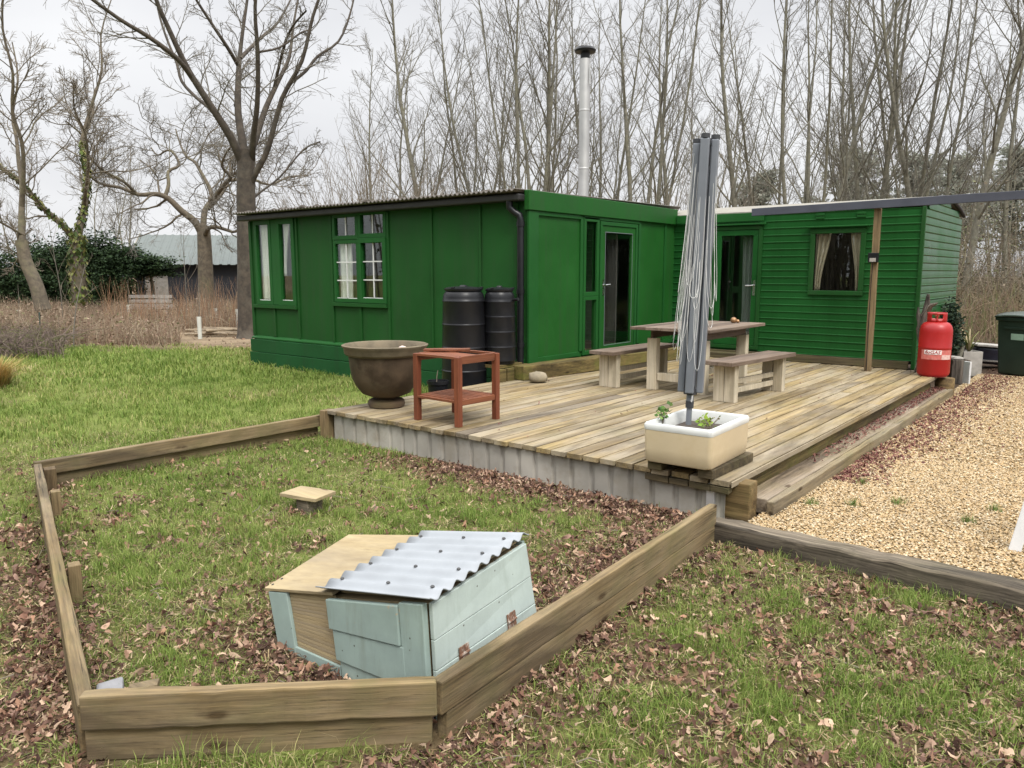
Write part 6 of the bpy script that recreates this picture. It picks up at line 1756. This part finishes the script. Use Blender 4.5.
    px_tree('leaning_tree', 'bare tree with a leaning pale trunk at the far left edge', 41, 20, [(43, 310), (36, 285), (26, 262), (21, 240)],
        [([(22, 245), (18, 215), (15, 185), (8, 160), (2, 135), (-6, 110), (-4, 70), (-14, 30)], 1.0, .13), ([(17, 208), (24, 175), (28, 145), (24, 115), (30, 80), (26, 40), (32, 0), (30, -30)], -1.5, .09), ([(23, 235), (10, 222), (-4, 208), (-18, 205)], -1.5, .05), ([(20, 232), (12, 262), (4, 240), (-10, 225)], 1, .03)], 52, .19, 'bark_pale')

def bushes():
    # twiggy bush behind the long hut, and pale willow-like bush
    for (px, d, n, H, seed, label) in ((365, 24, 95, 5.8, 61, 'pale tan twiggy bush rising behind the left part of the long hut roof'), (405, 27, 60, 5.0, 62, 'smaller tan twiggy bush behind the long hut roof'), (676, 23, 50, 4.6, 63, 'yellowish twiggy bush behind the end of the glazed hut front')):
        t = thing('twiggy_bush', label, 'bush', at(px, d)); g = Grow(seed)
        for i in range(n):
            a = g.r.uniform(0, 6.28); e = g.r.uniform(0.05, 0.75)
            p, rd = g.limb((0.5*g.r.gauss(0, 1), 0.5*g.r.gauss(0, 1), 0), (e*math.cos(a), e*math.sin(a), 1), H*g.r.uniform(.55, 1), .018, .005, 6, .08, .03, 1)
            for p1, r1 in g.spawn(p, rd, 2, 7, .3, R(30), .35, .5, .12, .06, n=4, rmin=.005): g.spawn(p1, r1, 3, 2, .3, R(35), .5, .4, .12, .05, n=2, rmin=.004)
        g.build(t, 'twig_pale', 'twig_pale')

def stems_np(n, px0, px1, d0, d1, h0, h1, r, pal, lean=0.35, curve=0.5, dpow=1.0, hn=None, sides=3):
    px = nrg.uniform(px0, px1, n); d = d0+(d1-d0)*nrg.random(n)**dpow
    rr_ = (px-512)/767*d; x = RIGHT.x*rr_+FWD.x*d; y = RIGHT.y*rr_+FWD.y*d
    h = nrg.uniform(h0, h1, n)
    if hn is not None: h *= hn(x, y)
    a = nrg.uniform(0, 2*np.pi, n); ln = np.abs(nrg.normal(0, lean, n))*h
    polys = []
    q = np.linspace(0, 1, 4)
    P = np.zeros((n, 4, 3))
    for k, t in enumerate(q):
        P[:, k, 0] = x+np.cos(a)*ln*t**1.6+nrg.normal(0, .03, n)*h*(k > 0); P[:, k, 1] = y+np.sin(a)*ln*t**1.6+nrg.normal(0, .03, n)*h*(k > 0); P[:, k, 2] = h*(t-curve*ln/(h+.01)*t**3*0.6)
    Rr = np.outer(r*nrg.uniform(.6, 1.4, n), np.array([1, .8, .55, .2]))
    V, F = tubes_np([(P[i], Rr[i]) for i in range(n)], sides)
    c = pal[nrg.integers(0, len(pal), n)]*nrg.uniform(.7, 1.3, (n, 1)); C = np.repeat(c, 4*sides, 0)
    return V, F, C

def merge(lst):
    V = np.concatenate([a for a, _, _ in lst]); o = 0; Fs = []
    for v, f, _ in lst: Fs.append(f+o); o += len(v)
    return V, np.concatenate(Fs), np.concatenate([c for _, _, c in lst])

def quads_np(P, size, pal, flat=0.5):
    n = len(P); u = nrg.normal(0, 1, (n, 3)); u[:, 2] *= flat; u /= np.linalg.norm(u, axis=1, keepdims=True)
    v = nrg.normal(0, 1, (n, 3)); v[:, 2] *= flat; v -= u*(u*v).sum(1, keepdims=True); v /= np.linalg.norm(v, axis=1, keepdims=True)
    s = size*nrg.uniform(.6, 1.4, (n, 1))
    V = np.stack([P-u*s, P+v*s*.55, P+u*s, P-v*s*.55], 1).reshape(-1, 3); F = np.arange(n*4).reshape(-1, 4)
    c = pal[nrg.integers(0, len(pal), n)]*nrg.uniform(.65, 1.35, (n, 1)); return V, F, np.repeat(c, 4, 0)

def undergrowth():
    tan = np.array([(.31, .235, .155), (.25, .175, .12), (.37, .30, .21), (.21, .145, .105), (.29, .20, .145), (.42, .355, .26)])
    hn = lambda x, y: 0.35+1.1*fnoise(x, y, .22)
    a = merge([stems_np(10500, -45, 180, 17.6, 31, .25, 1.0, .0055, tan, .5, .5, 1.2, hn), stems_np(3600, 180, 258, 21.4, 31, .3, 1.1, .0055, tan, .5, .5, 1.2, hn)])
    b = stems_np(520, 105, 250, 21, 27, .5, 1.6, .0055, np.array([(.36, .22, .13), (.30, .17, .10), (.40, .28, .18)]), .15, .2)
    px = nrg.uniform(-45, 258, 9000); d = 17.4+14*nrg.random(9000)**1.3; r_ = (px-512)/767*d; x = RIGHT.x*r_+FWD.x*d; y = RIGHT.y*r_+FWD.y*d
    P = np.stack([x, y, nrg.random(9000)**1.5*0.8*hn(x, y)], 1); P = P[(px < 180) | (d > 21.4)]
    c = quads_np(P, .035, np.array([(.24, .17, .12), (.17, .11, .08), (.13, .13, .06), (.28, .22, .16)]))
    V, F, C = merge([a, b, c])
    o = np_mesh('brambles', V, [F], 'stems', C); tag(o, 'tangle of dry tan and reddish stems and brambles beyond the left lawn', 'undergrowth', kind='stuff')
    # low heap of brash at the far left
    brown = np.array([(.17, .13, .11), (.22, .17, .14), (.12, .09, .08), (.12, .13, .05)])
    a = stems_np(1300, -40, 62, 14.8, 18.2, .15, .75, .008, brown, 1.2, .4)
    o = np_mesh('brash', a[0], [a[1]], 'stems', a[2]); tag(o, 'low grey-brown heap of cut twigs at the far left lawn edge', 'brash', kind='stuff')
    # thicket behind the huts and along the right
    grey = np.array([(.15, .12, .09), (.20, .165, .12), (.12, .10, .075), (.17, .16, .09), (.24, .20, .15)])
    a = stems_np(2600, 925, 1120, 19.5, 42, .8, 4.4, .008, grey, .8, .6, .7)
    b = stems_np(5000, 325, 960, 30, 48, 1.2, 4.6, .010, grey, .35, .4)
    c0 = stems_np(3500, 925, 1120, 17.5, 32, .4, 1.8, .007, np.array([(.24, .18, .12), (.17, .12, .08), (.13, .14, .06)]), .6, .6)
    n = 15000; px = nrg.uniform(925, 1120, n); d = 20+26*nrg.random(n)**.7; r_ = (px-512)/767*d; x = RIGHT.x*r_+FWD.x*d; y = RIGHT.y*r_+FWD.y*d
    z = nrg.random(n)**1.7*5.0*(.4+.9*fnoise(x, y, .25))
    q = quads_np(np.stack([x, y, z], 1), .042, np.array([(.16, .13, .09), (.13, .135, .07), (.10, .115, .06), (.2, .165, .12)]))
    V, F, C = merge([a, b, c0, q])
    o = np_mesh('thicket', V, [F], 'stems', C); tag(o, 'tangled grey-brown thicket of thin branches behind the huts and beside the bin', 'undergrowth', kind='stuff')

def wood_behind():
    n = 2600; a = nrg.uniform(-1.25, 1.25, n); d = nrg.uniform(16, 34, n)
    cx, cy = -3.0, 0.0; x = cx+np.sin(a)*d+2; y = cy-np.cos(a)*d*0.9-2
    h = nrg.uniform(2.5, 11, n); P = np.zeros((n, 4, 3)); ph = nrg.uniform(0, 6.28, n)
    for k, t in enumerate((0, .33, .66, 1.0)):
        P[:, k] = np.stack([x+np.cos(ph)*h*.18*t**1.5, y+np.sin(ph)*h*.18*t**1.5, h*t], 1)
    Rr = np.outer(nrg.uniform(.02, .09, n), np.array([1, .8, .5, .1]))
    V, F = tubes_np([(P[i], Rr[i]) for i in range(n)], 4)
    C = np.repeat(np.array([[.10, .085, .065]])*nrg.uniform(.6, 1.4, (n, 1)), 16, 0)
    m = 22000; a = nrg.uniform(-1.25, 1.25, m); d = nrg.uniform(16, 34, m); z = nrg.random(m)**1.5*6.5
    q = quads_np(np.stack([cx+np.sin(a)*d+2, cy-np.cos(a)*d*.9-2, z], 1), .14, np.array([(.05, .06, .03), (.09, .08, .05), (.12, .09, .06)]))
    V, F, C = merge([(V, F, C), q])
    o = np_mesh('woodland', V, [F], 'stems', C); tag(o, 'bare woodland on the viewer side of the garden, mirrored in the window panes', 'woodland', kind='stuff')

def foliage_mass(name, label, cat, loc, boxes, n, size, pal, stems=0, seed=1, flat=.5):
    """a real bush: leaf faces filling several uneven clumps, on woody stems"""
    t = thing(name, label, cat, loc); r2 = np.random.default_rng(seed); Ps = []
    for (cx, cy, cz, rx, ry, rz, k) in boxes:
        m = int(n*k); u = r2.normal(0, 1, (m, 3)); u /= np.linalg.norm(u, axis=1, keepdims=True); rad = r2.random((m, 1))**.45
        rad *= (1+0.35*np.sin(u[:, :1]*7+cx)+0.25*np.sin(u[:, 2:]*9+cy)+0.2*r2.normal(0, 1, (m, 1)))*.85
        Ps.append(u*rad*np.array([rx, ry, rz])+np.array([cx, cy, cz]))
    P = np.concatenate(Ps); P = P[P[:, 2] > 0.02]
    V, F, C = quads_np(P, size, pal, flat)
    np_mesh('foliage', V, [F], 'needles', C, t)
    m = MB(); rr = random.Random(seed)
    for (cx, cy, cz, rx, ry, rz, k) in boxes:
        m.tube([(cx+rr.uniform(-.1, .1), cy, 0), (cx+rr.uniform(-.2, .2), cy, cz*.6), (cx, cy, cz+rz*.5)], [.09, .07, .03], 6)
    part('trunk', m, 'bark', t)
    return t

def evergreen():
    cdk = np.array([(.022, .042, .016), (.032, .06, .022), (.018, .032, .016), (.045, .075, .03)])
    W = lambda px, d: at(px, d)
    # dark hedge on the left, in the picture's right-pointing frame
    def place(name, label, cat, px, d, boxes, *a, **k):
        t = foliage_mass(name, label, cat, W(px, d), boxes, *a, **k); t.rotation_euler[2] = YAW; return t
    place('holly_hedge', 'dense dark evergreen hedge behind the leaning tree at the far left', 'hedge', 30, 30, [(-3.5, 0, 1.3, 1.7, 1, 1.4, .8), (-1.6, .3, 1.2, 1.6, 1, 1.35, 1), (0.2, 0, 1.25, 1.7, 1, 1.3, 1), (1.9, .2, 1.1, 1.6, 1, 1.3, 1), (3.3, 0, 1.0, 1.2, 1, 1.2, .8)], 15000, .05, cdk, seed=3)
    place('conifer', 'dark spreading conifer right of the ivy tree, in front of the shed gable', 'conifer', 97, 31, [(-1.6, 0, 2.0, 1.5, 1.2, .8, .9), (0, 0, 2.3, 1.7, 1.2, .85, 1), (1.4, -.3, 2.0, 1.6, 1.2, .6, 1), (2.3, -.3, 1.8, .9, 1, .4, .6), (-.8, .2, 1.4, 1.2, 1, .7, .4)], 15000, .06, cdk*1.1, seed=4, flat=.2)
    place('evergreen_shrub', 'dark blue-green evergreen shrub behind the red gas bottle', 'shrub', 950, 12.15, [(0, 0, .55, .24, .24, .6, 1), (.1, .1, .85, .18, .2, .35, .5)], 2600, .03, np.array([(.02, .035, .024), (.03, .05, .032), (.04, .06, .03)]), seed=5)
    pine = np.array([(.25, .265, .215), (.29, .30, .245), (.22, .235, .19), (.32, .32, .27)])
    def pine_tree(px, d, H, Rr, seed, label):
        t = thing('pine_tree', label, 'conifer', W(px, d)); r2 = np.random.default_rng(seed); g = Grow(seed)
        p, rd = g.limb((0, 0, 0), (0, 0, 1), H, .2, .04, 10, .02, .02, 0); Ps = []
        for k in range(42):
            f = .3+.68*k/42; z = H*f; a = r2.uniform(0, 6.28); ln = Rr*(1.05-f)**.7*1.3*r2.uniform(.6, 1.1)
            b, _ = g.limb((0, 0, z), (math.cos(a), math.sin(a), .25), ln, .04, .012, 4, .1, .03, 2)
            m = 150; s = r2.random(m); q = np.array([b[min(4, int(v*4.99))] for v in s]); Ps.append(q+r2.normal(0, .28, (m, 3))*np.array([1, 1, .55])*(0.6+Rr*.12))
        g.build(t, 'bark', 'twig'); V, F, C = quads_np(np.concatenate(Ps), .15, pine, .5); np_mesh('foliage', V, [F], 'pine', C, t)
    for i, (px, d, H, Rr, label) in enumerate(((755, 56, 8.6, 3.4, 'grey-green pine showing above the caravan door'), (845, 58, 10.6, 5.0, 'broad grey-green pine above the caravan window'), (905, 56, 10, 4.4, 'grey-green pine above the wooden beam post'), (948, 60, 10.5, 4.4, 'grey-green pine left of the strong straight trunk'), (1005, 54, 10.2, 4.6, 'grey-green pine above the wheelie bin'), (1060, 60, 10, 3.2, 'grey-green pine beyond the right edge'), (212, 75, 4.8, 2, 'small far conifer just above the shed roof'), (224, 78, 5, 2, 'small far conifer beside the ash trunk above the shed roof'))):
        pine_tree(px, d, H, Rr, 200+i, label)

def shed():
    base = at(196, 36); t = thing('barn', 'low dark shed with a pale green ribbed metal roof behind the oak', 'shed', base, YAW+R(14))
    S = 36/767
    L0, L1 = -2.2, 9.0; W_ = 2.6; ez, rz = 2.15, 3.35
    m = MB(); m.prism([(-W_, 0), (W_, 0), (W_, ez), (0, rz-.05), (-W_, ez)], 0, L0+.25, L1-.25); part('wall', m, 'shed_wall', t)
    V = []; F = []; n = 200
    for y, z in ((-W_-.45, ez-.17), (0, rz), (W_+.45, ez-.17)):
        for i in range(n+1): V.append((L0+(L1-L0)*i/n, y, z+(0.03 if i % 6 in (0, 1) else 0)))
    for j in range(2):
        for i in range(n): k = j*(n+1)+i; F.append((k, k+1, k+n+2, k+n+1))
    o = part('roof', MB().add(V, F), 'shed_roof', t); s_ = o.modifiers.new('thickness', 'SOLIDIFY'); s_.thickness = .02
    m = MB()
    for i in range(2):
        sy = (-1, 1)[i]; m.hexa([(L0-.03, sy*(W_+.47), ez-.30), (L0+.02, sy*(W_+.47), ez-.30), (L0+.02, 0, rz-.1), (L0-.03, 0, rz-.1), (L0-.03, sy*(W_+.47), ez-.12), (L0+.02, sy*(W_+.47), ez-.12), (L0+.02, 0, rz+.08), (L0-.03, 0, rz+.08)])
    part('barge_board', m, 'roof_white', t)
    m = MB(); m.box(L0+.6, L0+1.5, -W_-.03, -W_-.005, 0.0, 1.9); part('pale_panel', m, 'concrete', t)
    # low log bench shape before the conifer
    t = thing('slatted_bench', 'weathered slatted seat half hidden in the brambles before the conifer', 'seat', at(152, 27), YAW)
    m = MB()
    for k in range(3): m.box(-.75, .75, -.1, -.06, .45+.16*k, .56+.16*k)
    part('backrest', m, 'concrete', t)
    m = MB(); m.box(-.75, .75, -.5, -.11, .40, .44); part('seat', m, 'concrete', t)
    for x in (-.68, .68):
        m = MB(); m.box(x-.04, x+.04, -.48, -.41, 0, .399); part('leg', m, 'concrete', t)

def lawn_edge():
    # tree guards: pale tubes round thin saplings
    def guard(px, d, h, label):
        t = thing('tree_guard', label, 'tree guard', at(px, d), 0, 'pale tubes round young trees')
        m = MB(); m.lathe([(.05, 0), (.052, h*.5), (.055, h), (.048, h), (.045, .02)], 14, cap0=False, cap1=False); part('tube', m, 'guard', t, smooth=50)
        m = MB(); m.tube([(0, 0, 0), (.01, 0, h), (.03, .02, h+.4), (.0, .04, h+.8)], [.012, .01, .008, .004], 5); part('sapling', m, 'twig', t)
    for px, d, h, label in ((198, 19.3, .56, 'white tree guard tube at the left end of the pole pile'), (237, 22, .62, 'white tree guard tube at the right end of the pole pile, by the ash trunk'), (128, 25.0, .62, 'white tree guard tube in the middle of the brambles, left of a shorter one'), (138, 27, .5, 'short white tree guard tube in the middle of the brambles'), (215, 24, .55, 'pinkish pale tree guard in the brambles below the oak'), (18, 24, .5, 'pale tree guard in the brambles at the far left')): guard(px, d, h, label)
    c0 = at(222, 20.4)
    rr = random.Random(9)
    for i in range(14):
        ln = rr.uniform(1.1, 1.9); m = MB(); a = rr.gauss(0, .25); zz = .04+.03*(i//3)
        pts = [(-ln/2, rr.uniform(-.05, .05), zz+rr.uniform(0, .06)), (0, rr.uniform(-.06, .06), zz+rr.uniform(0, .05)), (ln/2, rr.uniform(-.05, .05), zz+rr.uniform(0, .08))]
        m.tube(pts, [.035, .03, .024], 7); m.xform(Matrix.Rotation(YAW+a, 4, 'Z'))
        o = part('pole', m, 'pole_wood', smooth=50, loc=tuple(c0+RIGHT*rr.uniform(-.2, .25)+FWD*rr.uniform(-.45, .35)))
        tag(o, 'stripped pale pole lying in the low pile at the lawn edge by the ash trunk', 'pole', 'poles in the low pile')
    t = at(38, 17.8); m = MB(); m.tube([(0, 0, 0), (.01, 0, .75)], .018, 6); o = part('stake', m, plain('green_stake_paint', (.03, .06, .05), .6, .1), loc=tuple(t)); tag(o, 'thin dark green stake at the lawn edge below the leaning tree', 'stake')
    for px, d, H, seed, label in ((70, 17.2, 1.9, 71, 'thin dark sapling at the lawn edge in front of the ivy tree'), (60, 21, 3.0, 72, 'pale forked sapling between the leaning tree and the ivy tree'), (185, 24, 3.2, 73, 'thin reddish sapling left of the oak trunk')):
        t = thing('sapling', label, 'sapling', at(px, d)); g = Grow(seed); p, rd = g.limb((0, 0, 0), (0.05, 0, 1), H, .016, .005, 6, .05, .02, 0)
        for p1, r1 in g.spawn(p, rd, 2, 7, .35, R(35), .45, .5, .1, .06, n=4, rmin=.005): g.spawn(p1, r1, 3, 3, .3, R(40), .4, .4, .1, .04, n=3, rmin=.004)
        g.build(t, 'twig', 'twig_pale')
    # straw-coloured ornamental grass at the left edge
    t = thing('grass_clump', 'clump of orange-straw ornamental grass at the left edge of the lawn', 'grass clump', (-12.75, 3.9, 0))
    n = 900; a = nrg.uniform(0, 6.283, n); ou = nrg.uniform(.05, .6, n); h = nrg.uniform(.18, .5, n); s = .006
    V = np.zeros((n, 6, 3)); ca, sa = np.cos(a), np.sin(a)
    for k, f in enumerate((0, .55, 1)):
        r_ = .12*nrg.random(n)*(f == 0)+ou*f**1.4; z = h*(f*1.5-.55*f*f)
        V[:, 2*k] = np.stack([ca*r_-sa*s*(1.1-f), sa*r_+ca*s*(1.1-f), z], 1); V[:, 2*k+1] = np.stack([ca*r_+sa*s*(1.1-f), sa*r_-ca*s*(1.1-f), z], 1)
    b = np.arange(n)[:, None]*6; F = np.concatenate([b+np.array([0, 1, 3, 2]), b+np.array([2, 3, 5, 4])])
    pal = np.array([(.52, .36, .14), (.58, .43, .20), (.42, .27, .10), (.28, .29, .09)]); C = np.repeat(pal[nrg.integers(0, 4, n)]*nrg.uniform(.7, 1.2, (n, 1)), 6, 0)
    np_mesh('blades', V.reshape(-1, 3), [F], 'needles', C, t)

def gravel_tufts():
    rr = random.Random(3)
    for x, y in ((-1.52, 6.25), (-1.42, 5.62), (-1.18, 5.85), (-0.72, 5.7), (-0.62, 6.1), (-1.66, 5.45)):
        n = 70; a = nrg.uniform(0, 6.283, n); h = nrg.uniform(.02, .075, n); ou = h*nrg.uniform(.2, 1, n); r_ = nrg.uniform(0, .05, n); b2 = nrg.uniform(0, 6.28, n)
        bx_ = np.cos(b2)*r_; by_ = np.sin(b2)*r_; s = .0022
        V = np.stack([np.stack([bx_-np.sin(a)*s, by_+np.cos(a)*s, 0*a], 1), np.stack([bx_+np.sin(a)*s, by_-np.cos(a)*s, 0*a], 1), np.stack([bx_+np.cos(a)*ou, by_+np.sin(a)*ou, h], 1)], 1).reshape(-1, 3)
        C = np.repeat(np.array([(.13, .19, .05)])*nrg.uniform(.7, 1.4, (n, 1)), 3, 0)
        o = np_mesh('grass_tuft', V, [np.arange(3*n).reshape(-1, 3)], 'grass', C); o.location = (x, y, .03)
        tag(o, 'small green grass tuft growing through the golden gravel', 'grass tuft', 'grass tufts on the gravel')

gravel_tufts(); wood_behind(); row_of_trees(); limb_tree(); bushes(); undergrowth(); evergreen(); shed(); lawn_edge()
